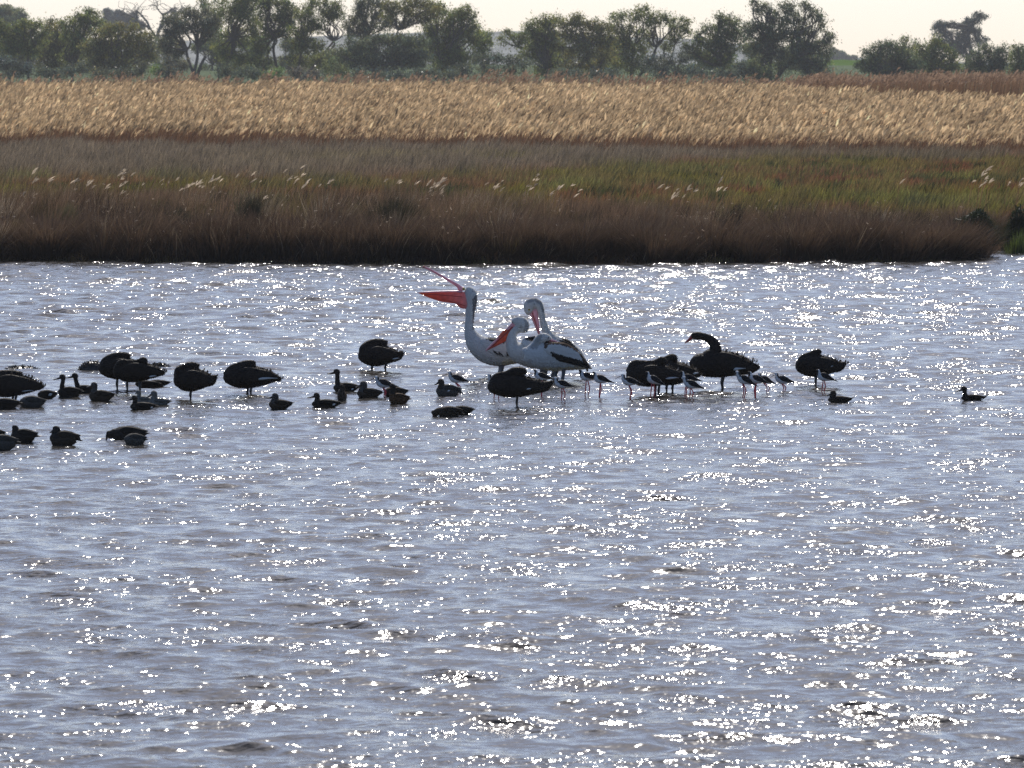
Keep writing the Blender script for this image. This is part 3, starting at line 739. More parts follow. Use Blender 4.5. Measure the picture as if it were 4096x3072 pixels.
# hazy pine far behind at the right
tree("pine_tree", "tall hazy windswept pine sticking out above the trees at the right", 640, 3862, [(3920, 68, 32, 14), (3890, 85, 30, 16), (3860, 105, 36, 16), (3790, 100, 32, 16), (3750, 112, 30, 16), (3770, 135, 40, 16), (3850, 135, 40, 18), (3900, 130, 26, 14), (3920, 160, 26, 14), (3800, 165, 55, 18), (3860, 175, 40, 22), (3840, 210, 45, 22), (3770, 190, 40, 16)], fork=[(3858, 190), (3885, 110)], tone=(0.072, 0.087, 0.065), base_r=.34, leaf=.24, dens=.62)
tree("pine_tree", "thin bare topped pale pole of a pine beside the windswept pine", 650, 3917, [(3918, 130, 7, 24), (3919, 175, 6, 26)], fork=[(3918, 110)], tone=(0.087, 0.094, 0.072), base_r=.16, leaf=.16, dens=.5)
# clipped grey mass at the left, far behind
tree("cypress_tree", "flat topped blue grey cypress block far behind at the left", 980, 480, [(440, 62, 22, 20), (475, 70, 35, 22), (520, 80, 35, 22), (450, 100, 40, 24), (500, 105, 40, 22), (555, 105, 25, 18), (420, 90, 20, 24)], tone=(0.109, 0.123, 0.102), base_r=.3, leaf=.42, dens=1.2)
# scrub
SCRUB = [
    ("dark bluish bush mass low at the left edge", 360, 40, [(20, 255, 45, 30), (70, 265, 40, 26), (110, 280, 30, 25), (-40, 260, 50, 35), (40, 295, 60, 22)], (.045, .055, .042)),
    ("low dark bush under the second and third trees from the left", 361, 255, [(170, 290, 40, 22), (225, 295, 40, 22), (285, 285, 40, 24), (330, 275, 30, 28)], (.055, .065, .042)),
    ("low scrub under the yellow green crown", 361, 490, [(400, 295, 42, 22), (465, 298, 42, 22), (530, 290, 38, 24), (570, 275, 28, 28)], (.06, .066, .04)),
    ("bright green bush beside the foot of the dead tree", 363, 628, [(620, 280, 25, 16), (645, 278, 16, 18)], (.10, .17, .03)),
    ("brownish scrub at the foot of the many stemmed tree", 362, 690, [(670, 245, 25, 25), (690, 280, 32, 24), (735, 265, 22, 26), (660, 295, 30, 18)], (.078, .075, .048)),
    ("dark scrub under the two tall trees at the top edge", 361, 960, [(905, 285, 40, 30), (965, 295, 45, 26), (1025, 295, 42, 26)], (.056, .068, .04)),
    ("light green low bush under the slanting trunk", 360, 1100, [(1085, 300, 32, 16), (1120, 290, 26, 20), (1060, 310, 25, 12)], (.10, .14, .04)),
    ("grey purple thicket left of the leaning limb", 361, 1200, [(1180, 290, 35, 26), (1225, 300, 40, 20), (1270, 295, 32, 22)], (.085, .078, .062)),
    ("olive bush below the leaning limb", 360, 1345, [(1320, 280, 30, 30), (1370, 285, 34, 28), (1330, 240, 28, 22)], (.095, .11, .045)),
    ("dark undergrowth below the umbrella crowned tree", 360, 1570, [(1440, 300, 48, 22), (1520, 300, 48, 24), (1600, 300, 48, 24), (1680, 298, 45, 24)], (.052, .062, .042)),
    ("dark undergrowth under the wide dense sloping tree", 360, 1800, [(1745, 300, 42, 22), (1810, 300, 45, 22), (1865, 285, 40, 30)], (.055, .064, .042)),
    ("low dark scrub filling the bottom of the low gap", 362, 1985, [(1920, 240, 40, 24), (1985, 232, 45, 24), (2050, 240, 42, 22), (2100, 250, 30, 22), (1950, 280, 50, 22), (2040, 280, 50, 22)], (.062, .072, .042)),
    ("dark thicket under the tree with pale bent limbs", 360, 2310, [(2230, 295, 42, 22), (2300, 300, 45, 20), (2370, 300, 45, 20), (2440, 295, 40, 22)], (.058, .066, .042)),
    ("dark thicket below the far hill gap", 361, 2690, [(2610, 250, 45, 32), (2680, 245, 45, 30), (2735, 235, 35, 26), (2640, 290, 48, 26), (2720, 290, 48, 26)], (.052, .06, .042)),
    ("dark scrub under the peaked dark tree", 360, 2860, [(2790, 290, 45, 28), (2860, 300, 48, 24), (2930, 300, 45, 24), (2980, 280, 40, 34)], (.05, .06, .042)),
    ("tall shaggy yellow green bush against the biggest tree", 360, 3035, [(3010, 275, 24, 38), (3040, 300, 28, 34), (3075, 290, 12, 40)], (.095, .105, .04)),
    ("grey green scrub at the right foot of the biggest tree", 360, 3330, [(3290, 320, 30, 22), (3340, 315, 32, 18), (3375, 300, 25, 14)], (.085, .10, .06)),
]
for lb, D, bx, lobes, tone in SCRUB:
    tree("shrub", lb, D, bx, lobes, tone=tuple(1.35 * t for t in tone), base_r=.05, cat="shrub", group=G_S, bush=True)

# dead tree: bare forking limbs
def dead_tree():
    D = 600.0 * TS; rnd = random.Random(5)
    q = lambda x, y: at_y(x, y, D)
    g = q(628, 300); g.z = float(land_z(np.array([g.x]), np.array([D]))[0]) - .1
    root = empty("dead_tree", g); tag(root, "bare grey dead tree with spreading crooked branches", "tree")
    main = [(628, 300), (630, 240), (626, 180), (632, 130), (645, 95)]
    br = [[(626, 165), (600, 115), (578, 95), (560, 85)], [(645, 95), (650, 60), (632, 38), (615, 22)], [(645, 95), (690, 52), (715, 42), (735, 44)], [(632, 130), (660, 85), (690, 75), (705, 55)],
          [(626, 180), (670, 130), (690, 120), (720, 95)], [(600, 115), (575, 55), (548, 50), (530, 52)], [(560, 85), (510, 62), (490, 50), (482, 48)], [(600, 115), (540, 75), (515, 80), (500, 95)],
          [(626, 180), (590, 150), (560, 120), (530, 110)], [(690, 52), (700, 42), (708, 60), (720, 75)], [(578, 95), (545, 80), (540, 60), (545, 45)], [(630, 200), (595, 165), (575, 150), (560, 148)], [(650, 60), (680, 45), (690, 40), (695, 38)]]
    paths = []
    pm = [q(*p) for p in main]; pm[0] = g.copy()
    paths.append([(p, .55 - .30 * i / 4) for i, p in enumerate(pm)])
    for b in br:
        P = [q(*p) for p in b]
        dy = rnd.uniform(-2, 2)
        path = []
        for i in range(len(P) - 1):
            for t in (0, .5):
                p = P[i].lerp(P[i + 1], t); f = (i + t) / 3
                p = p + Vector((rnd.gauss(0, .2), dy * f, rnd.gauss(0, .2)))
                path.append((p, .19 * (1 - f) + .05))
        path.append((P[-1] + Vector((0, dy, 0)), .07)); paths.append(path)
        for _ in range(16):
            s = rnd.choice(path[2:])[0]
            e = s + Vector((rnd.gauss(0, 1.2), rnd.gauss(0, 1.2), rnd.gauss(.2, 1.0)))
            paths.append(limb(s, e, .06, .03, rnd, n=4, wob=.15))
    V, Q = tubes(paths, 5)
    np_mesh("trunk", V - np.array(g), Q, M_DEADWOOD, smooth=True, parent=root)
dead_tree()

# ------------------------------------------------------------------ far hills
def hill(name, label, D, prof, depth, col, seed, z0=-2.0):
    px = np.linspace(prof[0][0], prof[-1][0], 200)
    row = np.interp(px, [p[0] for p in prof], [p[1] for p in prof]) - 10 * (fbm(px / 60, px * 0 + 1.5, seed, 3) - .5)
    X = (px - 2048) / K * D; top = CAMZ + (HOR - row) * D / K
    prof_y = np.array([-1, -.8, -.55, -.3, 0, .5, 1.0]); prof_z = np.array([0, .18, .5, .82, 1.0, .7, 0])
    V = []
    for a, b in zip(prof_y, prof_z):
        V.append(np.stack([X, np.full_like(X, D + a * depth), z0 + (top - z0) * b], 1))
    V = np.stack(V, 0); nr, nc, _ = V.shape
    i = np.arange(nr * nc).reshape(nr, nc)
    F = np.stack([i[:-1, :-1], i[:-1, 1:], i[1:, 1:], i[1:, :-1]], -1).reshape(-1, 4)
    m = mat(name, col, rough=1, spec=0, noise=(0.06, .7, 1.3))
    o = np_mesh(name, V.reshape(-1, 3), F, m, smooth=True)
    tag(o, label, "hill", kind="structure")
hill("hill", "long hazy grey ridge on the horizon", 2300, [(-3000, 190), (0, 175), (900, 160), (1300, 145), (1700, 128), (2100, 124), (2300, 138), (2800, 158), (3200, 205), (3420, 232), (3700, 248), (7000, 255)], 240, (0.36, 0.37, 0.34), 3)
hill("field_slope", "green pasture slope right of the biggest tree", 1050, [(2900, 268), (3200, 246), (3420, 238), (3500, 238), (3700, 250), (4000, 262), (4400, 270)], 100, (0.095, 0.165, 0.030), 8)
tree("gum_tree", "faint hazy tree crown on the ridge in the sky gap", 1200, 3340, [(3340, 212, 20, 16), (3365, 222, 22, 14), (3400, 232, 24, 10), (3330, 232, 26, 14)], tone=GREY, base_r=.3, leaf=.5, dens=.5)

# ------------------------------------------------------------------ air
def make_haze():
    x0, x1, y0, y1, z0, z1 = -1700, 1700, -320, 2700, -3.5, 32.0
    V = np.array([(x, y, z) for z in (z0, z1) for y in (y0, y1) for x in (x0, x1)])
    F = np.array([(0, 2, 3, 1), (4, 5, 7, 6), (0, 1, 5, 4), (2, 6, 7, 3), (0, 4, 6, 2), (1, 3, 7, 5)])
    m = bpy.data.materials.new("haze"); m.use_nodes = True
    nt = m.node_tree; nt.nodes.clear()
    out = nt.nodes.new("ShaderNodeOutputMaterial"); pv = nt.nodes.new("ShaderNodeVolumePrincipled")
    pv.inputs["Color"].default_value = (1.0, 0.975, 0.94, 1); pv.inputs["Density"].default_value = 0.00018; pv.inputs["Anisotropy"].default_value = 0.0
    nt.links.new(pv.outputs[0], out.inputs["Volume"])
    o = np_mesh("haze", V, F, m)
    tag(o, "thin pale haze in the air over the marsh", "haze", kind="stuff")
make_haze()
# ------------------------------------------------------------------ birds: shared tools
def cr(P, n):
    """Catmull-Rom through the rows of P, n samples per span"""
    P = np.asarray(P, float)
    Q = np.vstack([2 * P[0] - P[1], P, 2 * P[-1] - P[-2]])
    out = []
    for i in range(1, len(Q) - 2):
        for t in np.linspace(0, 1, n, endpoint=False):
            a, b, c, d = Q[i - 1], Q[i], Q[i + 1], Q[i + 2]
            out.append(.5 * (2 * b + (c - a) * t + (2 * a - 5 * b + 4 * c - d) * t * t + (3 * b - a - 3 * c + d) * t ** 3))
    out.append(P[-1])
    return np.array(out)

class Bird:
    """A bird drawn in rows and columns of the photograph, then set on the water where its feet are.
       Local axes: x along the picture, y away from the camera, z up; origin at the waterline."""
    def __init__(s, name, label, cat, group, ax, ay, yaw=0.0):
        s.ax, s.ay = ax, ay
        p = on_z(ax, ay, 0.0)
        s.s = K / p.y                                    # photograph pixels per metre at that distance
        s.root = empty(name, p, yaw)
        tag(s.root, label, cat, group)
        s.fuzz = {"pelican": (9000, 4.6, 1.0), "swan": (5500, 4.2, 1.8), "duck": (1100, 3.2, 1.5), "stilt": None}[cat]
    def loft(s, pts, sides=16, n=5, y0=0.0):
        """pts: (px, py, half height px, half width px[, y px])"""
        P = np.array([(p[0], p[1], p[2], p[3], p[4] if len(p) > 4 else 0.0) for p in pts], float)
        C_ = cr(P, n)
        x = (C_[:, 0] - s.ax) / s.s; z = (s.ay - C_[:, 1]) / s.s
        hh = np.maximum(C_[:, 2], .25) / s.s; hw = np.maximum(C_[:, 3], .25) / s.s; y = C_[:, 4] / s.s + y0
        t = np.stack([np.gradient(x), np.gradient(z)], 1); t /= np.linalg.norm(t, axis=1)[:, None] + 1e-12
        nx, nz = -t[:, 1], t[:, 0]
        a = np.linspace(0, 2 * np.pi, sides, endpoint=False)
        V = np.stack([x[:, None] + nx[:, None] * hh[:, None] * np.cos(a), y[:, None] + hw[:, None] * np.sin(a),
                      z[:, None] + nz[:, None] * hh[:, None] * np.cos(a)], -1).reshape(-1, 3)
        m = len(x)
        V = np.vstack([V, [(x[0], y[0], z[0])], [(x[-1], y[-1], z[-1])]])
        i = np.arange(m * sides).reshape(m, sides); j = np.roll(i, -1, 1)
        F = np.stack([i[:-1], j[:-1], j[1:], i[1:]], -1).reshape(-1, 4)
        c0, c1 = m * sides, m * sides + 1
        T = np.concatenate([np.stack([j[0], i[0], np.full(sides, c0)], 1), np.stack([i[-1], j[-1], np.full(sides, c1)], 1)])
        return V, F, T
    def px(s, co):
        return s.ax + co[:, 0] * s.s, s.ay - co[:, 2] * s.s
    def part(s, name, lofts, m, color=None, parent=None, label=None):
        V = []; F = []; T = []; k = 0
        for v, f, t in lofts:
            V.append(v); F.append(f + k); T.append(t + k); k += len(v)
        V = np.concatenate(V)
        col = None
        if color is not None: col = color(*s.px(V), V[:, 1] * s.s)
        o = np_mesh(name, V, [np.concatenate(F), np.concatenate(T)], m, colors=col, smooth=True, parent=parent or s.root)
        if label: o["label"] = label
        return o
    def skin(s, name, lofts, m, color, voxel_px=2.0, smooth=6):
        """several lofts fused into one continuous surface"""
        V = []; F = []; T = []; k = 0
        for v, f, t in lofts:
            V.append(v); F.append(f + k); T.append(t + k); k += len(v)
        o = np_mesh(name, np.concatenate(V), [np.concatenate(F), np.concatenate(T)])
        r = o.modifiers.new("r", 'REMESH'); r.mode = 'VOXEL'; r.voxel_size = voxel_px / s.s
        sm = o.modifiers.new("s", 'SMOOTH'); sm.factor = .5; sm.iterations = smooth
        dg = bpy.context.evaluated_depsgraph_get()
        me = bpy.data.meshes.new_from_object(o.evaluated_get(dg))
        old = o.data
        o.modifiers.clear(); o.data = me; bpy.data.meshes.remove(old)
        me.name = name
        n = len(me.vertices)
        co = np.empty(n * 3, np.float32); me.vertices.foreach_get("co", co); co = co.reshape(-1, 3)
        c = color(*s.px(co), co[:, 1] * s.s)
        a = me.color_attributes.new("tint", 'FLOAT_COLOR', 'POINT')
        c4 = np.ones((n, 4), np.float32); c4[:, :3] = c
        a.data.foreach_set("color", c4.ravel())
        me.polygons.foreach_set("use_smooth", np.ones(len(me.polygons), bool))
        me.materials.clear(); me.materials.append(m)
        o.parent = s.root
        s.down(o, co, c)
        return o
    def down(s, o, co, c, n=None, length=None):
        """soft down: short pointed tufts over the skin that lean towards the tail"""
        me = o.data
        nv = len(co)
        nrm = np.empty(nv * 3, np.float32); me.vertices.foreach_get("normal", nrm); nrm = nrm.reshape(-1, 3)
        r = np.random.default_rng(nv)
        big = s.fuzz
        if not big: return
        k = r.integers(0, nv, big[0])
        P = co[k]; N = nrm[k]
        d = N * r.uniform(.15, .55, (len(k), 1)) + np.array([.6, 0, -.35]) + r.normal(0, .18, (len(k), 3))
        d /= np.linalg.norm(d, axis=1)[:, None]
        sd = np.cross(d, r.normal(size=(len(k), 3))); sd /= np.linalg.norm(sd, axis=1)[:, None] + 1e-9
        L = big[1] / s.s * r.uniform(.5, 1.3, (len(k), 1)); Wd = L * .30
        P = P - N * .001
        V = np.stack([P - sd * Wd, P + sd * Wd, P + d * L], 1).reshape(-1, 3)
        np_mesh("down_feathers", V, np.arange(len(V)).reshape(-1, 3), M_DOWN, colors=np.repeat(np.clip(c[k] * s.fuzz[2], 0, .8), 3, 0), parent=o)["kind"] = "stuff"
    def leg(s, pts, m, sides=8, toes=True):
        """pts: (px, py, radius px, y px); runs on below the water to the mud"""
        pts = list(pts)
        l = s.loft([(a, b, r, r, y) for a, b, r, y in pts], sides=sides, n=4)
        lf = [l]
        if toes:
            a, b, r, y = pts[-1]
            for ang in (-.5, 0, .5):
                L = r * 5
                lf.append(s.loft([(a, b, r * .7, r * .7, y), (a - L * .6 * math.cos(ang), b + r * .6, r * .55, r * .7, y + L * .6 * math.sin(ang)),
                                  (a - L * math.cos(ang), b + r, r * .25, r * .4, y + L * math.sin(ang))], sides=6, n=2))
        return s.part("leg", lf, m)
    def eye(s, x, y, yoff, r, m, ring=None):
        for sg in (-1, 1):
            e = s.part("eye", [s.loft([(x - r, y, .3, .3, sg * yoff), (x - r * .6, y, r * .8, r * .5, sg * yoff), (x, y, r, r * .6, sg * yoff), (x + r * .6, y, r * .8, r * .5, sg * yoff), (x + r, y, .3, .3, sg * yoff)], sides=8, n=2)], m)
            if ring:
                R = r * 1.75; q = sg * (yoff - r * .35)
                s.part("eye_ring", [s.loft([(x - R, y, .3, .3, q), (x - R * .6, y, R * .8, r * .45, q), (x, y, R, r * .5, q), (x + R * .6, y, R * .8, r * .45, q), (x + R, y, .3, .3, q)], sides=10, n=2)], ring, parent=e)

def inpoly(x, y, poly):
    x = np.asarray(x); y = np.asarray(y); c = np.zeros(x.shape, bool)
    j = len(poly) - 1
    for i in range(len(poly)):
        (xi, yi), (xj, yj) = poly[i], poly[j]
        if yi != yj:
            c ^= ((yi > y) != (yj > y)) & (x < (xj - xi) * (y - yi) / (yj - yi) + xi)
        j = i
    return c
def feather_noise(x, y, k=1.0):
    return 0.88 + 0.24 * fbm(np.asarray(x) / (9 * k), np.asarray(y) / (2.2 * k), 71, 3)

M_FEATHER = mat("plumage", (0.5, 0.5, 0.5), rough=0.75, spec=0.25, attr="tint", transl=0.06)
M_DARKF = mat("dark_plumage", (0.03, 0.03, 0.03), rough=0.6, spec=0.22, attr="tint")
M_CURL = mat("curled_feather", (0.05, 0.04, 0.03), rough=0.55, spec=0.35, attr="tint", transl=0.25)
def plume_bump(m, scale, dist):
    nt = m.node_tree; bs = nt.nodes["Principled BSDF"]
    tc = nt.nodes.new("ShaderNodeTexCoord"); mp = nt.nodes.new("ShaderNodeMapping"); mp.inputs["Scale"].default_value = (1.0, 2.2, 2.6)
    n = nt.nodes.new("ShaderNodeTexNoise"); n.inputs["Scale"].default_value = scale; n.inputs["Detail"].default_value = 3
    bp = nt.nodes.new("ShaderNodeBump"); bp.inputs["Distance"].default_value = dist; bp.inputs["Strength"].default_value = .8
    nt.links.new(tc.outputs["Object"], mp.inputs["Vector"]); nt.links.new(mp.outputs[0], n.inputs["Vector"])
    nt.links.new(n.outputs["Fac"], bp.inputs["Height"]); nt.links.new(bp.outputs[0], bs.inputs["Normal"])
plume_bump(M_FEATHER, 26.0, .012)
plume_bump(M_DARKF, 30.0, .02)
M_DOWN = mat("soft_down", (0.7, 0.7, 0.7), rough=0.8, spec=0.15, attr="tint", transl=0.6)
M_EYE = mat("bird_eye", (0.012, 0.010, 0.010), rough=0.15)
M_RING = mat("yellow_eye_ring", (0.62, 0.52, 0.08), rough=0.5)
M_BILL = mat("pink_bill", (0.86, 0.48, 0.54), rough=0.28, spec=0.5, transl=0.25, noise=(14.0, .85, 1.12))
M_POUCH = mat("bill_pouch", (0.56, 0.19, 0.17), rough=0.5, spec=0.35, transl=0.42, attr="tint", noise=(22.0, .8, 1.15))
def pouch_col(tip, throat):
    def f(x, y, d):
        t = np.clip((x - tip) / (throat - tip), 0, 1)[:, None]
        a, b_, c_ = np.array([.92, .22, .08]), np.array([.74, .20, .15]), np.array([.78, .36, .36])
        return np.where(t < .5, a + (b_ - a) * t * 2, b_ + (c_ - b_) * (t - .5) * 2)
    return f
M_PLEG = mat("grey_leg", (0.12, 0.12, 0.14), rough=0.5, noise=(30.0, .7, 1.2))
M_SLEG = mat("black_leg", (0.022, 0.020, 0.022), rough=0.45)
M_RLEG = mat("pink_red_leg", (0.62, 0.09, 0.13), rough=0.45, transl=0.25)
M_RBILL = mat("red_bill", (0.42, 0.045, 0.035), rough=0.35)
M_DBILL = mat("dark_bill", (0.045, 0.038, 0.034), rough=0.4)
M_WHITE = mat("white_feather", (0.72, 0.74, 0.74), rough=0.7, transl=0.1)

# ------------------------------------------------------------------ pelicans
G_P = "pelicans standing in the shallows"
def pel_color(rules, base=(0.72, 0.72, 0.70)):
    def f(x, y, d):
        n = feather_noise(x, y)
        col = np.array(base)[None] * (0.93 + 0.1 * (n - .88) / .24)[:, None]
        jx = x + 5 * (fbm(x / 5, y / 5, 3, 2) - .5); jy = y + 9 * (fbm(x / 2.6 + 9, y / 14, 4, 2) - .5)
        for poly, c in rules:
            k = inpoly(jx, jy, poly)
            col[k] = np.array(c) * n[k][:, None]
        return col
    return f
BLK = (0.020, 0.018, 0.018); BRN = (0.105, 0.068, 0.045); GRY = (0.47, 0.47, 0.46); CRM = (0.76, 0.70, 0.55)

def pelican_legs(b, xs, y0, yw, r=8.0):
    for k, (x, d) in enumerate(xs):
        b.leg([(x + 3, y0 - 14, r * 1.25, d), (x + 2, y0 + 6, r, d), (x, (y0 + yw) / 2, r * .9, d), (x - 3, yw - 4, r * .95, d), (x - 3, yw + 26, r, d)], M_PLEG)

# 1: bill wide open
b = Bird("pelican", "tallest white pelican gaping with its pink bill wide open", "pelican", G_P, 2003, 1502)
w = lambda L, k: [(x, y, r, r * k) for x, y, r in L]
trunk = w([(1861, 1158, 13), (1872, 1164, 21), (1882, 1178, 26)], .75) + w([(1884, 1200, 24.5), (1882, 1230, 20), (1879, 1268, 17.5)], .8) + \
        w([(1876, 1292, 17), (1877, 1318, 20), (1886, 1346, 29), (1907, 1376, 41), (1947, 1400, 52), (1996, 1408, 56), (2050, 1409, 48), (2100, 1417, 33), (2142, 1430, 17), (2168, 1438, 6)], .86)
b.skin("body", [b.loft(trunk)], M_FEATHER, pel_color([
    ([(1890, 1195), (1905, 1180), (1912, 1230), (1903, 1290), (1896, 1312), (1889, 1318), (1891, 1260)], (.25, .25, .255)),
    ([(1930, 1360), (1955, 1350), (1985, 1342), (2040, 1350), (2070, 1372), (2030, 1372), (1990, 1362)], BLK),
    ([(2010, 1440), (2080, 1436), (2140, 1438), (2110, 1470), (2000, 1475)], CRM)]))
up = b.part("upper_bill", [b.loft([(1852, 1160, 14, 11), (1842, 1155, 11, 9), (1831, 1142, 7, 7), (1800, 1123, 5.2, 6), (1765, 1103, 4.6, 6), (1730, 1083, 4.4, 6), (1705, 1071, 3.8, 5), (1694, 1066, 1.6, 2.5)])], M_BILL)
b.part("bill_nail", [b.loft([(1700, 1069, 3.6, 4), (1694, 1066, 3.2, 3), (1690, 1068, 1.2, 1.4)], sides=8)], M_RBILL, parent=up)
po = b.part("bill_pouch", [b.loft([(1672, 1170, 1.2, 1.5), (1695, 1174, 7, 5), (1720, 1178.5, 12.5, 8), (1760, 1184, 20, 11), (1800, 1187, 24, 13), (1828, 1189, 26, 14), (1848, 1197, 31, 15), (1864, 1208, 32, 14), (1876, 1222, 24, 12), (1882, 1236, 10, 8)])], M_POUCH, color=pouch_col(1672, 1866))
for sg in (-1, 1):
    b.part("lower_bill", [b.loft([(1670, 1170, 1.6, 1.2, sg * .5), (1700, 1168.5, 2.6, 1.8, sg * 5), (1760, 1166, 3.0, 2, sg * 11), (1810, 1165, 3.4, 2.2, sg * 13.5), (1846, 1166, 4.5, 2.5, sg * 14)], sides=8)], M_BILL, parent=po)
    for k, (a, c) in enumerate([((1700, 1176), (1848, 1186)), ((1770, 1196), (1860, 1222))]):
        mx = (a[0] + c[0]) / 2
        b.part("pouch_vein", [b.loft([(a[0], a[1], 1.0, .8, sg * 5.5), (mx, (a[1] + c[1]) / 2 - 1, 1.3, 1, sg * (12.6 - k)), (c[0], c[1], 1.2, 1, sg * 14.5)], sides=6)], M_RBILL, parent=po)
b.eye(1855, 1155, 12.5, 3.2, M_EYE, M_RING)
for sg in (-1, 1):
    b.part("wing", [b.loft([(1918, 1362, 8, 4, sg * 26), (1945, 1372, 20, 7, sg * 40), (1985, 1388, 30, 8, sg * 47), (2030, 1404, 26, 8, sg * 42), (2065, 1422, 14, 6, sg * 32), (2092, 1436, 4, 3, sg * 22)], n=30, sides=56)], M_FEATHER,
           color=pel_color([([(1970, 1395), (1978, 1412), (2004, 1422), (1995, 1412)], BLK), ([(1990, 1400), (1996, 1414), (2018, 1428), (2006, 1412)], BLK), ([(2018, 1415), (2024, 1426), (2032, 1428)], BLK),
                            ([(2025, 1400), (2028, 1422), (2050, 1430), (2038, 1416)], BLK), ([(2044, 1405), (2048, 1425), (2080, 1440), (2062, 1424)], BLK), ([(1940, 1352), (1990, 1352), (2050, 1362), (2060, 1374), (2010, 1370), (1960, 1361)], BLK)]))
b.part("tail", [b.loft([(2130, 1430, 10, 16), (2155, 1436, 6, 18), (2178, 1443, 2, 14)])], M_DARKF, color=lambda x, y, d: np.tile(np.array(BLK), (len(x), 1)))
pelican_legs(b, [(2006, -10), (2001, 11)], 1462, 1502, 9)

# 2: head drawn in, bill pointing down
b = Bird("pelican", "white pelican with drawn in round head and orange bill pointing down left", "pelican", G_P, 2165, 1513)
head = w([(2052, 1293, 13), (2066, 1287, 21), (2084, 1294, 28), (2090, 1308, 26), (2080, 1320, 16)], .72)
trunk = w([(2078, 1312, 18), (2056, 1324, 17), (2045, 1348, 20), (2050, 1385, 28), (2075, 1406, 45), (2115, 1408, 61), (2165, 1412, 64), (2210, 1428, 48), (2250, 1444, 25), (2276, 1453, 8)], .82)
b.skin("body", [b.loft(head), b.loft(trunk)], M_FEATHER, pel_color([
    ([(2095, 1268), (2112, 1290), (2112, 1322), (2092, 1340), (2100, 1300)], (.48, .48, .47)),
    ([(2096, 1355), (2130, 1340), (2175, 1338), (2230, 1370), (2170, 1370), (2135, 1362)], BLK)]))
b.part("upper_bill", [b.loft([(2058, 1296, 10, 10), (2046, 1304, 8.5, 8), (2028, 1321, 6, 7), (1990, 1357, 5, 7), (1955, 1391, 3.6, 6), (1942, 1404, 1.6, 2.5)])], M_BILL)
po = b.part("bill_pouch", [b.loft([(2040, 1322, 14, 9), (2024, 1338, 19, 10), (2000, 1360, 15, 9), (1972, 1382, 8, 6), (1944, 1403, 1, 1.5)])], M_POUCH, color=pouch_col(2040, 1900))
for sg in (-1, 1):
    b.part("lower_bill", [b.loft([(2050, 1308, 3, 2, sg * 9), (2010, 1346, 2.6, 2, sg * 8.5), (1970, 1382, 2.2, 1.6, sg * 6), (1943, 1404, 1.2, 1, sg * .6)], sides=8)], M_RBILL, parent=po)
b.eye(2049, 1288, 10.5, 3.0, M_EYE)
for sg in (-1, 1):
    b.part("wing", [b.loft([(2088, 1362, 8, 4, sg * 33), (2115, 1378, 22, 7, sg * 50), (2165, 1396, 32, 8, sg * 54), (2220, 1420, 22, 7, sg * 38), (2270, 1448, 4, 3, sg * 16)], n=24, sides=44)], M_FEATHER,
           color=pel_color([([(2096, 1354), (2130, 1342), (2200, 1342), (2240, 1380), (2170, 1374), (2135, 1364)], BLK), ([(2150, 1415), (2280, 1440), (2270, 1460), (2180, 1440)], BLK)]))
b.part("tail", [b.loft([(2250, 1446, 10, 15), (2275, 1454, 6, 17), (2296, 1460, 2, 13)])], M_DARKF, color=lambda x, y, d: np.tile(np.array(BLK), (len(x), 1)))
pelican_legs(b, [(2166, -10), (2182, 12)], 1474, 1513, 8.5)

# 3: preening, long neck bent over
b = Bird("pelican", "white pelican with tall bent neck preening its breast", "pelican", G_P, 2218, 1506)
trunk = w([(2124, 1248, 16), (2116, 1238, 20), (2118, 1222, 24), (2135, 1213, 22)], .75) + w([(2155, 1222, 18), (2164, 1250, 13.5), (2172, 1288, 13.5), (2182, 1320, 16), (2196, 1347, 22)], .85) + w([(2222, 1377, 37), (2258, 1402, 45), (2300, 1426, 36), (2332, 1448, 16), (2350, 1458, 6)], .85)
b.skin("body", [b.loft(trunk)], M_FEATHER, pel_color([
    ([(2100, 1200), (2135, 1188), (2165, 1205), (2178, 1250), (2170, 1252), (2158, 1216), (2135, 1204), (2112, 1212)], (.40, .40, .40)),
    ([(2240, 1352), (2275, 1358), (2300, 1385), (2340, 1440), (2310, 1425), (2275, 1380)], BLK)]))
b.part("upper_bill", [b.loft([(2118, 1236, 9, 9), (2124, 1252, 8, 8), (2135, 1283, 5, 7), (2146, 1312, 4.5, 6.5), (2156, 1338, 3, 4)])], M_BILL)
po = b.part("bill_pouch", [b.loft([(2136, 1238, 13, 9), (2140, 1256, 11.5, 9), (2147, 1285, 8.5, 8), (2153, 1312, 6, 6), (2158, 1338, 2, 3)])], M_BILL)
for sg in (-1, 1):
    b.part("lower_bill", [b.loft([(2128, 1250, 1.8, 1.6, sg * 9.5), (2140, 1285, 1.7, 1.5, sg * 8.5), (2150, 1315, 1.5, 1.4, sg * 6.6), (2157, 1338, 1, 1, sg * 3)], sides=6)], M_RBILL, parent=po)
b.eye(2116, 1237, 15.5, 2.6, M_EYE, M_RING)
for sg in (-1, 1):
    b.part("wing", [b.loft([(2206, 1360, 8, 4, sg * 18), (2235, 1378, 22, 6, sg * 34), (2275, 1400, 26, 7, sg * 39), (2320, 1434, 14, 6, sg * 24), (2352, 1462, 3, 3, sg * 10)], n=24, sides=44)], M_FEATHER,
           color=pel_color([([(2225, 1350), (2275, 1362), (2330, 1420), (2355, 1468), (2320, 1440), (2270, 1390)], BLK), ([(2240, 1400), (2330, 1440), (2350, 1468), (2270, 1440)], BLK)]))
b.part("tail", [b.loft([(2325, 1452, 9, 13), (2345, 1470, 7, 16), (2350, 1486, 3, 12)])], M_DARKF, color=lambda x, y, d: np.tile(np.array(BRN) * .5, (len(x), 1)))
pelican_legs(b, [(2213, -9), (2225, 11)], 1480, 1506, 7.5)

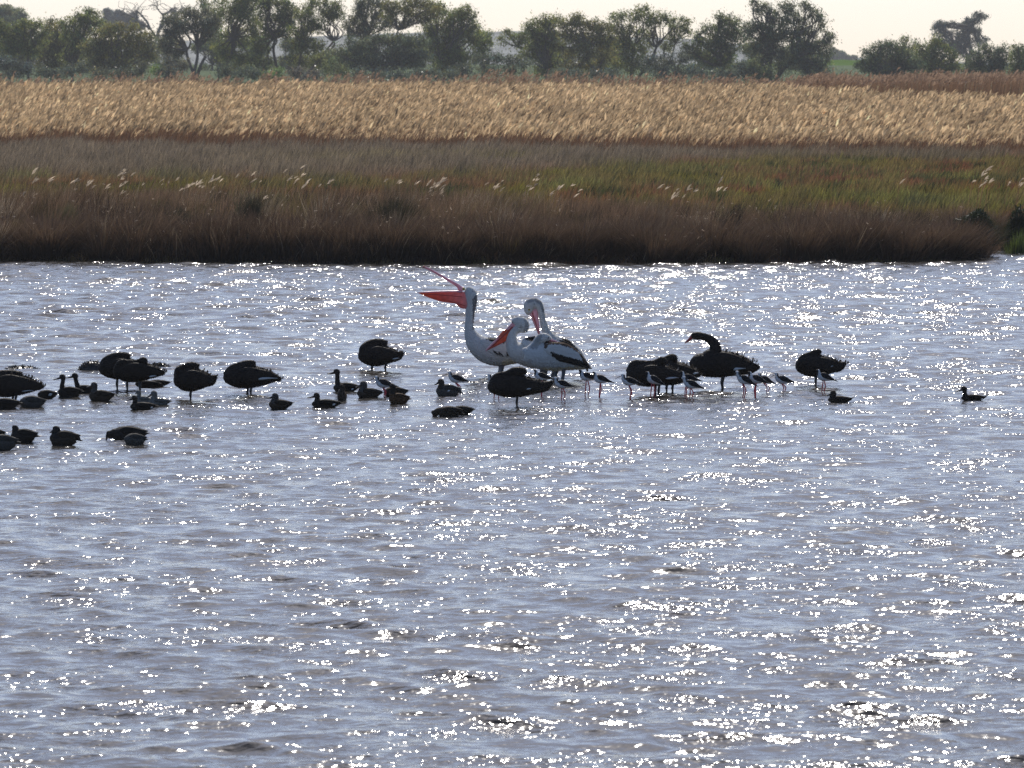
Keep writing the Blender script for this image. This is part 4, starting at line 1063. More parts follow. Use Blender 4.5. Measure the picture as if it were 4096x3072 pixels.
# 4: nearest, head turned back over the shoulder
b = Bird("pelican", "nearest white pelican resting with its head turned back over its shoulder", "pelican", G_P, 2235, 1526)
trunk = w([(2090, 1414, 10), (2099, 1412, 25), (2121, 1420, 38), (2160, 1427, 49), (2210, 1424, 59), (2260, 1430, 53), (2305, 1446, 36), (2338, 1461, 17), (2362, 1470, 5)], .86)
neck = w([(2128, 1402, 26), (2142, 1382, 20), (2154, 1362, 19), (2172, 1351, 20), (2190, 1353, 15), (2203, 1358, 7)], .78)
b.skin("body", [b.loft(trunk), b.loft(neck)], M_FEATHER, pel_color([
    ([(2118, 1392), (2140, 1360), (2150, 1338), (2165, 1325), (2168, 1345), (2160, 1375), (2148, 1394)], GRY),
    ([(2172, 1380), (2184, 1362), (2232, 1354), (2292, 1380), (2335, 1420), (2362, 1466), (2335, 1452), (2318, 1412), (2290, 1392), (2240, 1375), (2195, 1372)], BRN),
    ([(2170, 1470), (2260, 1466), (2345, 1466), (2330, 1492), (2180, 1492)], CRM)]))
b.part("upper_bill", [b.loft([(2196, 1356, 6, 6), (2212, 1362, 4, 5), (2245, 1376, 3.5, 4), (2285, 1400, 2, 3)])], M_BILL)
b.part("bill_pouch", [b.loft([(2196, 1364, 5, 5), (2215, 1371, 5, 5), (2250, 1384, 4, 4), (2284, 1402, 2, 2)])], M_POUCH, color=pouch_col(2284, 2196))
b.eye(2194, 1350, 10.5, 2.8, M_EYE)
for sg in (-1, 1):
    wg = b.part("wing", [b.loft([(2176, 1386, 9, 4, sg * 38), (2200, 1392, 24, 8, sg * 48), (2250, 1408, 36, 9, sg * 47), (2300, 1430, 28, 8, sg * 35), (2335, 1450, 13, 6, sg * 22), (2356, 1464, 3, 3, sg * 12)], n=34, sides=60)], M_FEATHER,
           color=pel_color([([(2165, 1385), (2184, 1365), (2232, 1354), (2292, 1378), (2345, 1425), (2366, 1470), (2335, 1462), (2326, 1430), (2312, 1408), (2288, 1391), (2240, 1376), (2195, 1374), (2182, 1392)], BRN),
                            ([(2200, 1402), (2222, 1410), (2252, 1420), (2290, 1431), (2322, 1440), (2360, 1466), (2330, 1470), (2290, 1466), (2240, 1450), (2205, 1420)], BLK)]))
    for k in range(9):                                   # dark flight feathers that fringe the wing
        t = k / 8; x0 = 2222 + 86 * t; y0 = 1426 + 22 * t
        b.part("flight_feather", [b.loft([(x0, y0, 3, 1.2, sg * (49 - 17 * t)), (x0 + 16, y0 + 13, 4, 1.2, sg * (48 - 19 * t)), (x0 + 34, y0 + 19 - 2 * t, 1, .8, sg * (43 - 21 * t))], sides=8, n=3)], M_DARKF,
               color=lambda x, y, d: np.tile(np.array(BLK), (len(x), 1)), parent=wg)
b.part("tail", [b.loft([(2335, 1462, 9, 15), (2352, 1468, 6, 18), (2368, 1474, 2, 14)])], M_DARKF, color=lambda x, y, d: np.tile(np.array(BLK), (len(x), 1)))
pelican_legs(b, [(2252, -12), (2222, 12)], 1484, 1526, 7.5)

# ------------------------------------------------------------------ swans
G_W = "black swans standing in the shallows"
def swan_color(x, y, d):
    n = fbm(x / 7, y / 2.5, 41, 3)
    return np.array([0.024, 0.0185, 0.015])[None] * (0.4 + 1.2 * n)[:, None]
def curls(b, spots, size, rnd):
    """ruffled, upward curling feathers: short bent strips"""
    V = []; Q = []; c = []
    for (x, y, d) in spots:
        ang = rnd.uniform(-.2, .6); L = size * rnd.uniform(.7, 1.4); Wd = L * rnd.uniform(.40, .62); yaw = rnd.gauss(0, .5)
        px_, py_ = x, y
        base = len(V)
        for k in range(4):
            t = k / 3
            wd = Wd * (.75, 1.0, .95, .45)[k]
            for sg in (-1, 1):
                V.append(((px_ - b.ax) / b.s + sg * wd * math.sin(yaw) * .5 / b.s, (d + sg * wd) / b.s, (b.ay - py_) / b.s))
                f = .03 + .13 * t * t * rnd.uniform(.2, 1.2)
                c.append((f, f * .78, f * .58))
            a = ang - .1 + 2.0 * t
            px_ += L / 3 * math.cos(a); py_ -= L / 3 * math.sin(a)
        for k in range(3):
            i = base + 2 * k
            Q.append((i, i + 1, i + 3, i + 2))
    o = np_mesh("curled_feathers", np.array(V), np.array(Q), M_CURL, colors=np.array(c), smooth=True, parent=b.root)
    o["kind"] = "stuff"
    return o

def swan(label, x0, x1, top, bot, legs, hump, seed, white=None, tailv=.62, fat=.80, yw=None, yaw=0.0):
    """resting swan: body between columns x0..x1, rows top..bot; hump: rows and columns of the neck laid on the back; legs: (px, water row)"""
    rnd = random.Random(seed)
    L, H = x1 - x0, bot - top
    yw = yw or max(l[1] for l in legs)
    b = Bird("black_swan", label, "swan", G_W, sum(l[0] for l in legs) / len(legs), yw, yaw)
    prof = [(0.00, .52, .08), (.05, .52, .27), (.14, .50, .40), (.28, .50, .49), (.44, .50, .50), (.60, .50, .43), (.75, .52, .32), (.88, .56, .19), (1.0, tailv, .04)]
    body = [(x0 + u * L, top + v * H, r * H, r * H * fat) for u, v, r in prof]
    nr = .135 * H
    neck = [(hx, hy, nr * k, nr * k * .9, dd) for hx, hy, k, dd in hump]
    b.skin("body", [b.loft(body), b.loft(neck)], M_DARKF, swan_color, voxel_px=2.6, smooth=4)
    # folded wings: a long shield on each side
    for sg in (-1, 1):
        wg = b.part("wing", [b.loft([(x0 + .22 * L, top + .34 * H, .10 * H, 3, sg * .36 * H * fat), (x0 + .40 * L, top + .38 * H, .30 * H, 6, sg * .45 * H * fat), (x0 + .62 * L, top + .44 * H, .28 * H, 6, sg * .39 * H * fat),
                                (x0 + .82 * L, top + .50 * H, .19 * H, 5, sg * .25 * H * fat), (x0 + 1.0 * L, top + (tailv - .06) * H, .04 * H, 2, sg * .07 * H * fat)], n=6, sides=16)], M_DARKF, color=swan_color)
        if white:
            wx0, wx1, wy, wt = white
            b.part("white_feather", [b.loft([(wx0, wy + 3, .5, .6, sg * .40 * H * fat), (wx0 + .3 * (wx1 - wx0), wy + 1, wt, 2.4, sg * .435 * H * fat), (wx0 + .7 * (wx1 - wx0), wy - 1, wt * .6, 2, sg * .40 * H * fat), (wx1, wy, .5, .6, sg * .31 * H * fat)], sides=8, n=4)], M_WHITE, parent=wg)
    sp = []
    for k in range(58):
        u = .42 + .58 * rnd.random() ** .8
        a = rnd.uniform(-1.25, 1.25)
        r = float(np.interp(u, [p[0] for p in prof], [p[2] for p in prof])); v = float(np.interp(u, [p[0] for p in prof], [p[1] for p in prof]))
        sp.append((x0 + u * L, top + (v - r * math.cos(a) * .97) * H, r * H * fat * math.sin(a) * 1.02))
    curls(b, sp, .15 * H, rnd)
    for i, (lx, ly) in enumerate(legs):
        d = (-1) ** i * .16 * H * fat - (.05 * H if len(legs) == 1 else 0)
        b.leg([(lx + 3, bot - .16 * H, 6.5, d), (lx + 1, bot + 1, 4.8, d), (lx - 1, (bot + ly) / 2, 5.6, d), (lx, ly - 4, 3.6, d), (lx, ly + 22, 3.6, d)], M_SLEG)
    return b

swan("black swan cut off by the left edge, sleeping with folded neck", -70, 176, 1488, 1588, [(50, 1598), (64, 1596)], [(-45, 1545, 1.3, 0), (-35, 1512, 1.25, 0), (0, 1497, 1.2, 0), (50, 1495, 1.2, 0), (88, 1502, 1.05, 0)], 1, white=(90, 136, 1561, 2))
swan("black swan behind another one, back of the left pair with two legs in view", 394, 600, 1425, 1516, [(468, 1556), (510, 1560)], [(404, 1478, 1.2, 0), (420, 1444, 1.2, 0), (455, 1426, 1.2, 0), (495, 1421, 1.1, 0), (520, 1428, .8, 0)], 2)
swan("black swan in front of the left pair, one leg down and bill in its back", 452, 660, 1442, 1528, [(560, 1566)], [(464, 1482, 1.2, -6), (482, 1452, 1.2, -8), (515, 1449, 1.0, -8), (550, 1449, 1.0, -8), (574, 1440, 1.15, -8), (584, 1452, .9, -12)], 3, white=(598, 628, 1503, 3.5))
swan("round black swan facing forward alone right of the left pair", 694, 868, 1470, 1565, [(762, 1596)], [(715, 1515, 1.5, -14), (716, 1483, 1.4, -14), (735, 1470, 1.2, 0), (765, 1462, 1.15, 10), (795, 1468, 1.0, 10)], 4, tailv=.40, fat=.95)
swan("black swan with a long white wing streak standing on two legs", 893, 1126, 1459, 1553, [(990, 1577), (1004, 1576)], [(903, 1500, 1.1, 0), (925, 1474, 1.1, 0), (960, 1461, 1.1, 0), (1000, 1455, 1.3, 0), (1020, 1462, 1.0, 0)], 5, white=(1014, 1112, 1512, 4.5), tailv=.66)
swan("black swan farthest back, left of the gaping pelican", 1432, 1615, 1376, 1464, [(1488, 1482), (1542, 1478)], [(1452, 1420, 1.5, -14), (1455, 1392, 1.4, -14), (1480, 1374, 1.3, 6), (1515, 1369, 1.25, 10), (1548, 1375, 1.0, 10)], 6, white=(1570, 1600, 1432, 2.5), tailv=.44, fat=.9)
swan("nearest black swan, on one leg in front of the pelicans", 1949, 2212, 1498, 1589, [(2068, 1628)], [(1965, 1535, 1.1, 0), (1985, 1506, 1.1, 0), (2025, 1496, 1.1, 0), (2055, 1486, 1.45, 0), (2086, 1486, 1.5, 0), (2100, 1497, 1.0, 0)], 7, white=(2098, 2136, 1553, 3.5), tailv=.36)
swan("black swan with white wing streak among the stilts right of the pelicans", 2504, 2742, 1450, 1546, [(2622, 1580), (2635, 1580)], [(2515, 1490, 1.2, 0), (2535, 1455, 1.1, 0), (2580, 1453, .9, 0), (2620, 1450, .9, 0), (2648, 1440, 1.15, -6), (2662, 1452, .9, -10)], 8, white=(2660, 2716, 1510, 4), tailv=.60)
swan("black swan half hidden behind the one among the stilts", 2600, 2802, 1442, 1540, [(2667, 1566), (2690, 1566)], [(2615, 1490, 1.1, 0), (2640, 1462, 1.0, 0), (2665, 1440, 1.2, 0), (2690, 1431, 1.25, 0), (2702, 1442, .9, 0)], 9, white=(2770, 2794, 1491, 4), tailv=.62)
swan("rightmost black swan, asleep with neck bent over its back", 3181, 3384, 1418, 1506, [(3264, 1540)], [(3192, 1460, 1.1, 0), (3210, 1432, 1.1, 0), (3240, 1418, 1.0, 0), (3268, 1408, 1.1, 0), (3282, 1414, .8, 0)], 10, white=(3320, 3334, 1463, 1.5), tailv=.42)

# the swan with raised neck
def raised_swan():
    rnd = random.Random(77)
    b = Bird("black_swan", "black swan with raised curved neck and red bill", "swan", G_W, 2890, 1554)
    k = lambda L, f: [(x, y, r, r * f) for x, y, r in L]
    neck = k([(2767, 1350, 10), (2777, 1344, 15), (2793, 1342, 15), (2814, 1346, 14.5), (2838, 1356, 17), (2857, 1377, 21), (2860, 1402, 26), (2846, 1426, 37), (2830, 1448, 42)], .85)
    body = k([(2762, 1468, 8), (2772, 1462, 26), (2795, 1456, 42), (2830, 1458, 50), (2875, 1456, 54), (2920, 1456, 50), (2965, 1462, 40), (3003, 1470, 26), (3040, 1468, 5)], .80)
    b.skin("body", [b.loft(neck), b.loft(body)], M_DARKF, swan_color, voxel_px=2.6, smooth=4)
    b.part("bill", [b.loft([(2768, 1347, 8, 7), (2760, 1355, 6.5, 6), (2750, 1364, 4.5, 5.5), (2741, 1371, 2.2, 3.5), (2738, 1373, .8, 1.5)])], M_RBILL)
    b.eye(2771, 1342, 9.5, 1.8, M_EYE)
    for sg in (-1, 1):
        wg = b.part("wing", [b.loft([(2850, 1425, 10, 3, sg * 32), (2885, 1435, 30, 6, sg * 43), (2930, 1448, 32, 6, sg * 40), (2975, 1460, 24, 5, sg * 29), (3035, 1466, 4, 2, sg * 8)], n=6)], M_DARKF, color=swan_color)
        b.part("white_feather", [b.loft([(2926, 1479, .8, .6, sg * 37), (2940, 1474, 6, 2.6, sg * 41), (2956, 1472, 3.5, 2.2, sg * 38), (2982, 1471, .8, .8, sg * 30)], sides=8)], M_WHITE, parent=wg)
    sp = []
    for _ in range(75):
        u = rnd.random() ** .9; a = rnd.uniform(-1.2, 1.2)
        x = 2875 + 160 * u; r = np.interp(x, [2875, 2920, 2965, 3003, 3040], [54, 50, 40, 26, 6]); c = np.interp(x, [2875, 2920, 2965, 3003, 3040], [1456, 1456, 1462, 1470, 1468])
        sp.append((x, c - r * math.cos(a) * .98, r * .8 * math.sin(a)))
    curls(b, sp, 16, rnd)
    b.leg([(2895, 1490, 9, -8), (2892, 1512, 6.5, -8), (2888, 1530, 6.5, -8), (2889, 1548, 4.8, -8), (2889, 1578, 4.8, -8)], M_SLEG)
    b.leg([(2893, 1490, 8, 10), (2890, 1512, 6, 10), (2887, 1530, 6, 10), (2891, 1548, 4.5, 10), (2891, 1576, 4.5, 10)], M_SLEG)
raised_swan()
# ------------------------------------------------------------------ stilts
G_S2 = "pied stilts wading on red legs"
def stilt(label, hx, hy, fx, fy, k=1.0, back=False, bill=(-30, 13), legs=((-4, 0), (5, 2)), tilt=0.0, yaw=0.0):
    """hx, hy: middle of the head; fx, fy: feet at the waterline; back: head turned away so that the dark nape shows in front"""
    b = Bird("pied_stilt", label, "stilt", G_S2, fx, fy, yaw)
    ct, st = math.cos(tilt), math.sin(tilt)
    def q(dx, dy):                                     # tilt the body about the breast
        x, y = dx - 8, dy - 20
        return hx + k * (8 + x * ct - y * st), hy + k * (20 + x * st + y * ct)
    L = lambda pts, f: [(*q(x, y), r * k, r * k * f) for x, y, r in pts]
    body = [(hx - 4 * k, hy + 1 * k, 7 * k, 6.5 * k), (hx + 0 * k, hy - .5 * k, 9.5 * k, 8 * k), (hx + 3 * k, hy + 7 * k, 8.6 * k, 7.4 * k)] + L([(6, 14, 10.5), (14, 19, 15.5), (26, 21, 17.5), (42, 23, 13.5), (56, 26, 8), (68, 29, 3)], .78)
    def col(x, y, d):
        c = np.tile(np.array([0.76, 0.76, 0.76]), (len(x), 1)) * (0.92 + .16 * fbm(x / 4, y / 3, 5, 2))[:, None]
        u, v = (x - hx) / k, (y - hy) / k
        if back: nape = ((u < 3.2) & (v < 9) & (v > -12) & (u > -14 - v * .1)) | ((u > -6) & (u < 1) & (v >= 8) & (v < 17))
        else: nape = ((u > 3.8) & (v > -11) & (v < 6) & (u < 14)) | ((u > 7.4) & (v >= 5) & (v < 14) & (u < 15 ))
        c[nape] = (0.016, 0.016, 0.02)
        return c
    b.skin("body", [b.loft(body, n=4)], M_FEATHER, col, voxel_px=1.5, smooth=2)
    dk = lambda x, y, d: np.array([0.017, 0.017, 0.021])[None] * (0.7 + .7 * fbm(x / 5, y / 2, 8, 2))[:, None]
    for sg in (-1, 1):
        w_ = b.part("wing", [b.loft([(*q(13, 8), 4 * k, 2 * k, sg * 8 * k), (*q(24, 13), 10.5 * k, 3.2 * k, sg * 12.5 * k), (*q(42, 19), 9.5 * k, 3 * k, sg * 11 * k), (*q(60, 26), 5 * k, 2.4 * k, sg * 6 * k), (*q(86, 34), .8 * k, .8 * k, sg * 2 * k)], sides=12, n=4)], M_DARKF, color=dk)
    bx, by = bill
    o = hx - 7 * k if not back else hx + 4 * k
    if back: bx = abs(bx) * .75; by = 12
    b.part("bill", [b.loft([(o, hy + 1 * k, 2.4 * k, 2.2 * k), (o + bx * .35 * k, hy + (1 + by * .3) * k, 1.15 * k, 1 * k), (o + bx * .85 * k, hy + (1 + by * .95) * k, .55 * k, .5 * k)], sides=6, n=3)], M_DBILL)
    b.eye(hx - 4 * k if not back else hx + 4 * k, hy - 1.5 * k, 7.2 * k, 1.3 * k, M_EYE)
    hipx, hipy = q(27, 36)
    for i, (dx, kn) in enumerate(legs):
        d = (-4.5 if i == 0 else 4.5) * k
        kx = fx + dx + 2.5 + kn; ky = hipy + (fy - hipy) * .48
        b.leg([(hipx + dx * .5, hipy - 5 * k, 3.0 * k, d), (hipx + dx * .6, hipy + 3 * k, 2.2 * k, d), (kx, ky, 2.4 * k, d), (fx + dx, fy - 3, 1.9 * k, d), (fx + dx, fy + 16, 1.9 * k, d)], M_RLEG, sides=6)
    return b
stilt("pied stilt between two ducks left of the pelicans, on thick red legs", 1506, 1512, 1538, 1588, 1.05, legs=((-2, 0), (3, 0)))
stilt("pied stilt with thin bill behind a brown duck left of the big group", 1798, 1494, 1834, 1564, 1.0, legs=((-3, 0), (4, 0)))
stilt("pied stilt peeping out left of the nearest black swan", 1956, 1504, 1985, 1596, 1.0, legs=((-9, 0), (9, 0)), bill=(-22, 11))
stilt("pied stilt hidden behind the nearest black swan, only its head above the back", 2141, 1486, 2165, 1586, .95, back=True, legs=((0, 0), (2, 0)))
stilt("pied stilt just right of the nearest black swan under the pelican", 2222, 1516, 2249, 1602, 1.0, bill=(-12, 10), legs=((-4, 0), (6, 3)))
stilt("left one of two stilts under the resting pelican's tail", 2321, 1486, 2346, 1586, 1.0, back=True, legs=((-6, 0), (6, 4)))
stilt("right one of two stilts under the resting pelican's tail", 2376, 1495, 2398, 1588, .98, back=True, tilt=.05, legs=((-2, 0), (1, 3)))
stilt("pied stilt left of the swan pair with its bill held out", 2490, 1504, 2521, 1594, 1.02, bill=(-26, 11), legs=((-2, 2), (1, 3)))
stilt("pied stilt facing away in front of the swan with the white streak", 2588, 1494, 2609, 1590, 1.0, back=True, tilt=.22, legs=((-7, 0), (6, 2)))
stilt("rear one of two overlapping stilts before the swan pair", 2727, 1492, 2745, 1587, .98, back=True, legs=((-6, 0), (0, 0)))
stilt("front one of two overlapping stilts before the swan pair", 2737, 1514, 2762, 1594, 1.02, tilt=.10, bill=(-14, 9), legs=((-4, 0), (5, 4)))
stilt("pied stilt with plain white head below the raised neck swan's tail", 2949, 1492, 2975, 1590, 1.05, tilt=.24, bill=(-10, 10), legs=((-4, 2), (3, 3)))
stilt("pied stilt on thick red legs, middle of three under the raised neck swan's tail", 2997, 1494, 3020, 1588, 1.03, back=True, tilt=.08, legs=((-1, -4), (3, -3)))
stilt("small rear stilt, right of three under the raised neck swan's tail", 3036, 1498, 3068, 1570, .85, tilt=.15, bill=(-8, 8), legs=((-3, 0), (4, 4)))
stilt("pied stilt standing alone between the two right swans", 3104, 1499, 3136, 1567, .98, bill=(-20, 12), legs=((-4, 0), (4, 1)))
stilt("pied stilt in front of the rightmost black swan", 3270, 1485, 3292, 1569, .98, back=True, tilt=.10, legs=((-5, 0), (5, 2)))

# ------------------------------------------------------------------ ducks
G_D = "ducks on the water"
TONES = dict(dark=(0.030, 0.025, 0.021), brown=(0.055, 0.040, 0.027), grey=(0.085, 0.080, 0.072), pale=(0.20, 0.20, 0.19), chest=(0.105, 0.052, 0.022))
def duck(label, x0, x1, top, yw, head, bill, tone="dark", htone=None, patch=None, neck_r=None, stand=False, away=False, tail=.5, seed=0, spoon=True, legs=None, yaw=0.0):
    """body between columns x0..x1, back at row top, waterline yw; head: (px, py, r) or None; bill: tip (px, py) or None"""
    L = x1 - x0; hb = yw - top
    b = Bird("duck", label, "duck", G_D, (x0 + x1) / 2, yw, yaw)
    T0 = np.array(TONES[tone]); T1 = np.array(TONES[htone or tone])
    prof = [(0, .40, .10), (.06, .42, .32), (.18, .40, .54), (.36, .38, .62), (.56, .40, .58), (.74, .46, .44), (.88, .52, .25), (1.0, .50 + (tail - .5), .05)]
    if stand: prof = [(u, .50 if u < .9 else v, r * .80) for u, v, r in prof]
    wd = .62 * L * .5
    body = [(x0 + u * L, yw - v * hb, r * hb, min(r * hb * .95, wd)) for u, v, r in prof]
    lofts = [b.loft(body)]
    if away: lofts = [b.loft([(x0 + L * .5 + dx, yw - v * hb, r * hb, L * w2 / 2, dy) for dx, v, r, w2, dy in [(-.30 * L, .42, .2, .3, -L * .4), (-.2 * L, .42, .5, .8, -L * .2), (0, .42, .58, 1.0, 0), (.15 * L, .45, .5, .85, L * .25), (.3 * L, .5, .2, .4, L * .6)]])]
    if head:
        hx, hy, hr = head
        nr = neck_r or hr * .72
        bxp = x0 + (.17 if not away else .5) * L
        byp = yw - .58 * hb
        fw = (-1 if bill is None or bill[0] < hx else 1)
        lofts.append(b.loft([(hx + fw * hr * .75, hy + hr * .25, hr * .55, hr * .5), (hx + fw * hr * .25, hy, hr * .95, hr * .82), (hx - fw * hr * .2, hy + hr * .15, hr * .95, hr * .82), (hx - fw * hr * .28, hy + hr * 1.1, nr, nr * .9) if byp - hy > hr * 2.2 else (hx * .6 + bxp * .4, hy * .6 + byp * .4, nr * 1.1, nr),
                             (hx * .25 + (bxp) * .75, hy * .3 + byp * .7, nr * 1.15, nr * 1.1), (bxp + .05 * L, byp + .14 * hb, nr * 1.5, nr * 1.5)]))
    def col(x, y, d):
        n = fbm(x / 4.5, y / 2.2, 15 + seed, 3)
        c = T0[None] * (0.55 + .95 * n)[:, None]
        if head:
            k = np.hypot(x - hx, (y - hy) * .75) < hr * 1.8
            c[k] = (T1[None] * (0.7 + .6 * n)[:, None])[k]
        bk = (y < top + .30 * hb) & (x > x0 + .25 * L)
        c[bk] = c[bk] * .7 + np.array(TONES["dark"]) * .3
        return c
    b.skin("body", lofts, M_FEATHER, col, voxel_px=1.9, smooth=3)
    if bill and head:
        tx, ty = bill
        fw = -1 if tx < hx else 1
        b0 = (hx + fw * hr * .7, hy + hr * .28)
        m_ = lambda t: (b0[0] + (tx - b0[0]) * t, b0[1] + (ty - b0[1]) * t + hr * .10 * math.sin(math.pi * t))
        b.part("bill", [b.loft([(*m_(-.12), hr * .42, hr * .42), (*m_(.15), hr * .36, hr * .38), (*m_(.5), hr * .24, hr * .34), (*m_(.85), hr * .18, hr * .44), (*m_(1.0), hr * .08, hr * .25)], sides=10)], M_DBILL)
    if head: b.eye(hx + (-1 if bill is None or bill[0] < hx else 1) * hr * .28, hy - hr * .15, hr * .72, hr * .16, M_EYE)
    wc = lambda x, y, d: (T0 * .62)[None] * (0.5 + 1.1 * fbm(x / 6, y / 2, 3 + seed, 2))[:, None]
    if not away:
        for sg in (-1, 1):
            wg = b.part("wing", [b.loft([(x0 + .24 * L, yw - .74 * hb, .10 * hb, 2, sg * wd * .62), (x0 + .42 * L, yw - .72 * hb, .27 * hb, 3, sg * wd * .80), (x0 + .66 * L, yw - .68 * hb, .24 * hb, 3, sg * wd * .68), (x0 + .86 * L, yw - .66 * hb, .12 * hb, 2, sg * wd * .40), (x0 + 1.02 * L, yw - .66 * hb, .02 * hb, 1, sg * wd * .12)], sides=12, n=5)], M_FEATHER, color=wc)
            if patch:
                pu, pv, pr = patch
                X_, Y_ = x0 + pu * L, yw - pv * hb
                b.part("white_patch", [b.loft([(X_ - pr, Y_ + pr * .5, .4, .4, sg * wd * .86), (X_, Y_, pr * .7, 2.6, sg * wd * .88), (X_ + pr, Y_ - pr * .4, .5, .5, sg * wd * .84)], sides=8, n=3)], M_WHITE, parent=wg)
    b.part("tail", [b.loft([(x0 + .88 * L, yw - .52 * hb, .12 * hb, wd * .4), (x0 + 1.0 * L, yw - (.52 + tail - .5) * hb, .06 * hb, wd * .42), (x0 + 1.07 * L, yw - (.54 + (tail - .5) * 1.2) * hb, .02 * hb, wd * .2)], sides=10, n=3)] if not away else [b.loft([(x0 + .6 * L, yw - .4 * hb, 5, L * .2, L * .5), (x0 + .68 * L, yw - .45 * hb, 2, L * .16, L * .8)], sides=8)], M_FEATHER, color=wc)
    if stand:
        for d in (-5, 5):
            b.leg([((x0 + .45 * L), yw - .2 * hb, 3, d), (x0 + .45 * L, yw, 2.2, d), (x0 + .45 * L, yw + 14, 2.2, d)], M_DBILL, sides=6)
    return b
duck("long necked duck nearest the sleeping swan at the left edge", 231, 330, 1546, 1587, (249, 1508, 12), (212, 1518), seed=1, neck_r=8.5)
duck("long necked duck half hidden behind its look alike at the left", 296, 385, 1540, 1573, (299, 1503, 12), (259, 1512), seed=2, neck_r=8.5)
duck("brown duck right of the two long necked ducks", 356, 458, 1560, 1604, (376, 1540, 12.5), (345, 1549), "brown", "grey", seed=3, neck_r=10, tail=.55)
duck("dark duck with white rump spot in front of two pale ducks", 520, 628, 1608, 1640, (537, 1592, 11.5), (504, 1602), "dark", seed=4, neck_r=8.5, patch=(.82, .35, 5))
duck("pale upright duck with thin neck behind a dark duck", 542, 606, 1585, 1614, (553, 1568, 9.5), (541, 1575), "pale", seed=5, neck_r=7.5)
duck("pale duck with dark eye patch sitting behind a dark duck", 596, 684, 1592, 1621, (615, 1574, 12.5), (585, 1590), "pale", seed=6, neck_r=10)
duck("dark duck cut off by the left edge beside a pale flanked one", -40, 84, 1592, 1634, None, None, "dark", seed=7)
duck("pale flanked duck sleeping with hidden head under the left swan's tail", 78, 184, 1583, 1630, None, None, "grey", seed=8, tail=.62)
duck("dark duck with white spot half behind the left swan's tail", 150, 230, 1560, 1594, None, None, "dark", seed=9, patch=(.66, .5, 8), tail=.65)
duck("dark duck behind the legs of the left swan pair", 540, 640, 1522, 1546, None, None, "dark", seed=10)
duck("duck tail end showing right of the left swan pair", 588, 682, 1519, 1543, None, None, "brown", seed=11, tail=.62)
duck("dark duck with raised head, second from the left in the nearest row", 44, 152, 1715, 1767, (60, 1712, 13), None, "dark", seed=12, neck_r=12, tail=.4)
duck("grey brown duck sleeping at the left end of the nearest row", -45, 76, 1737, 1797, None, None, "grey", seed=13, tail=.45)
duck("dark duck at the left edge behind the sleeping grey brown one", -60, 22, 1714, 1752, None, None, "dark", seed=14)
duck("capped duck standing clear in the nearest row", 199, 322, 1722, 1780, (225, 1717, 15), (198, 1729), "brown", "dark", seed=15, neck_r=14, tail=.30)
duck("dark duck bending its bill down to the water in the nearest row", 446, 590, 1704, 1764, (440, 1737, 16), (424, 1763), "dark", seed=16, neck_r=15, tail=.5)
duck("grey flanked duck with hidden head, rightmost of the nearest row", 497, 588, 1733, 1779, None, None, "grey", seed=17, tail=.45)
duck("duck swimming alone right of the white streaked swan", 1075, 1172, 1598, 1633, (1100, 1584, 12.5), (1065, 1593), "brown", "grey", seed=18, neck_r=10, tail=.6)
duck("dark duck swimming with level bill, left end of the centre left ducks", 1247, 1368, 1597, 1630, (1266, 1582, 12), (1228, 1591), "dark", seed=19, neck_r=9.5, patch=(.74, .42, 6))
duck("tall necked dark duck with long bill left of centre", 1333, 1440, 1530, 1567, (1346, 1487, 12.5), (1307, 1495), "dark", seed=20, neck_r=9, patch=(.72, .32, 5))
duck("small brown duck seen from behind below the tall necked duck", 1339, 1395, 1553, 1603, (1368, 1546, 9.5), None, "brown", "brown", seed=21, away=True, neck_r=9)
duck("brown duck facing left in front of a stilt's legs", 1428, 1530, 1552, 1590, (1453, 1537, 13.5), (1421, 1549), "brown", "grey", seed=22, neck_r=11)
duck("brown duck behind the stilt on thick legs", 1535, 1632, 1547, 1586, None, None, "brown", seed=23, tail=.55)
duck("chestnut duck with dark upright head right of a stilt", 1556, 1640, 1572, 1616, (1569, 1546, 12.5), None, "chest", "dark", seed=24, neck_r=11.5, tail=.45)
duck("grey duck with white wing patch standing left of the pelicans", 1744, 1846, 1537, 1587, (1763, 1527, 12.5), (1737, 1539), "grey", "brown", seed=25, neck_r=10.5, patch=(.50, .50, 6), tail=.30)
duck("dark duck lying flat with bill in the water below the pelicans", 1750, 1852, 1625, 1663, (1736, 1652, 12), None, "brown", seed=26, neck_r=13, tail=.2)
duck("duck behind the flat lying duck, tail to the right", 1806, 1896, 1623, 1656, None, None, "brown", seed=27, tail=.55)
duck("brown duck swimming below the rightmost swan", 3311, 3412, 1584, 1609, (3332, 1573, 12), (3299, 1583), "brown", seed=28, neck_r=10, tail=.75)
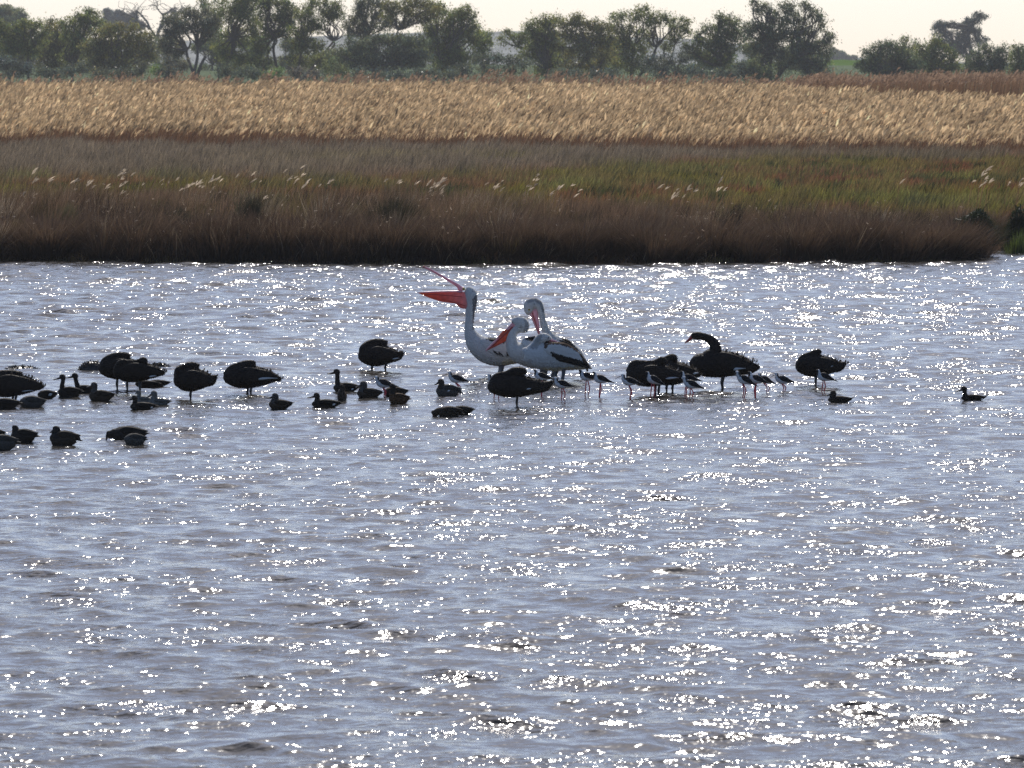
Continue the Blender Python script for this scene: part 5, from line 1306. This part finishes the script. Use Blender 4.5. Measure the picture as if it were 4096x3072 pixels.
duck("dark long necked duck swimming alone far at the right", 3844, 3946, 1578, 1602, (3855, 1556, 11.5), (3818, 1566), "dark", seed=29, neck_r=8.5, tail=.8, patch=(.80, .3, 4))

# ------------------------------------------------------------------ clumps of weed breaking the surface
M_WEED = mat("water_weed", (0.022, 0.018, 0.012), rough=0.35, spec=0.6, noise=(40.0, .5, 1.6))
def weed(label, x0, x1, top, yw, seed):
    r = np.random.default_rng(seed)
    c = on_z((x0 + x1) / 2, yw); s = K / c.y
    L = (x1 - x0) / s; H = (yw - top) / s; W = .34 * L
    root = empty("weed_clump", c); tag(root, label, "weed", "weed clumps behind the birds")
    nu, nv = 40, 16
    u, v = np.meshgrid(np.linspace(-1, 1, nu), np.linspace(-1, 1, nv), indexing='ij')
    h = np.clip(1 - np.abs(u) ** 3.5, 0, 1) * np.clip(1 - v ** 2, 0, 1) ** .6 * (0.7 + .6 * fbm(u * 5 + seed, v * 3, seed, 3)) * H - .02
    V = np.stack([u * L / 2, v * W, h], -1).reshape(-1, 3)
    i = np.arange(nu * nv).reshape(nu, nv)
    F = np.stack([i[:-1, :-1], i[1:, :-1], i[1:, 1:], i[:-1, 1:]], -1).reshape(-1, 4)
    np_mesh("mound", V, F, M_WEED, smooth=True, parent=root)
    n = 420
    k = r.integers(0, len(V), n); base = V[k]
    d = r.normal(size=(n, 3)) * np.array([1.2, 1, .35]) + np.array([0, 0, .5]); d /= np.linalg.norm(d, axis=1)[:, None]
    ln = r.uniform(.015, .045, n)[:, None]; sd = np.cross(d, r.normal(size=(n, 3))); sd /= np.linalg.norm(sd, axis=1)[:, None]
    VV = np.stack([base - sd * .009, base + sd * .009, base + d * ln], 1).reshape(-1, 3)
    np_mesh("strands", VV, np.arange(n * 3).reshape(-1, 3), M_WEED, parent=root)["kind"] = "stuff"
weed("thick dark weed clump left of the left swan pair", 312, 420, 1441, 1480, 3)
weed("low dark weed clump right of the left swan pair", 585, 682, 1449, 1467, 4)
weed("flat ragged weed patch near the left edge", 18, 158, 1460, 1477, 5)
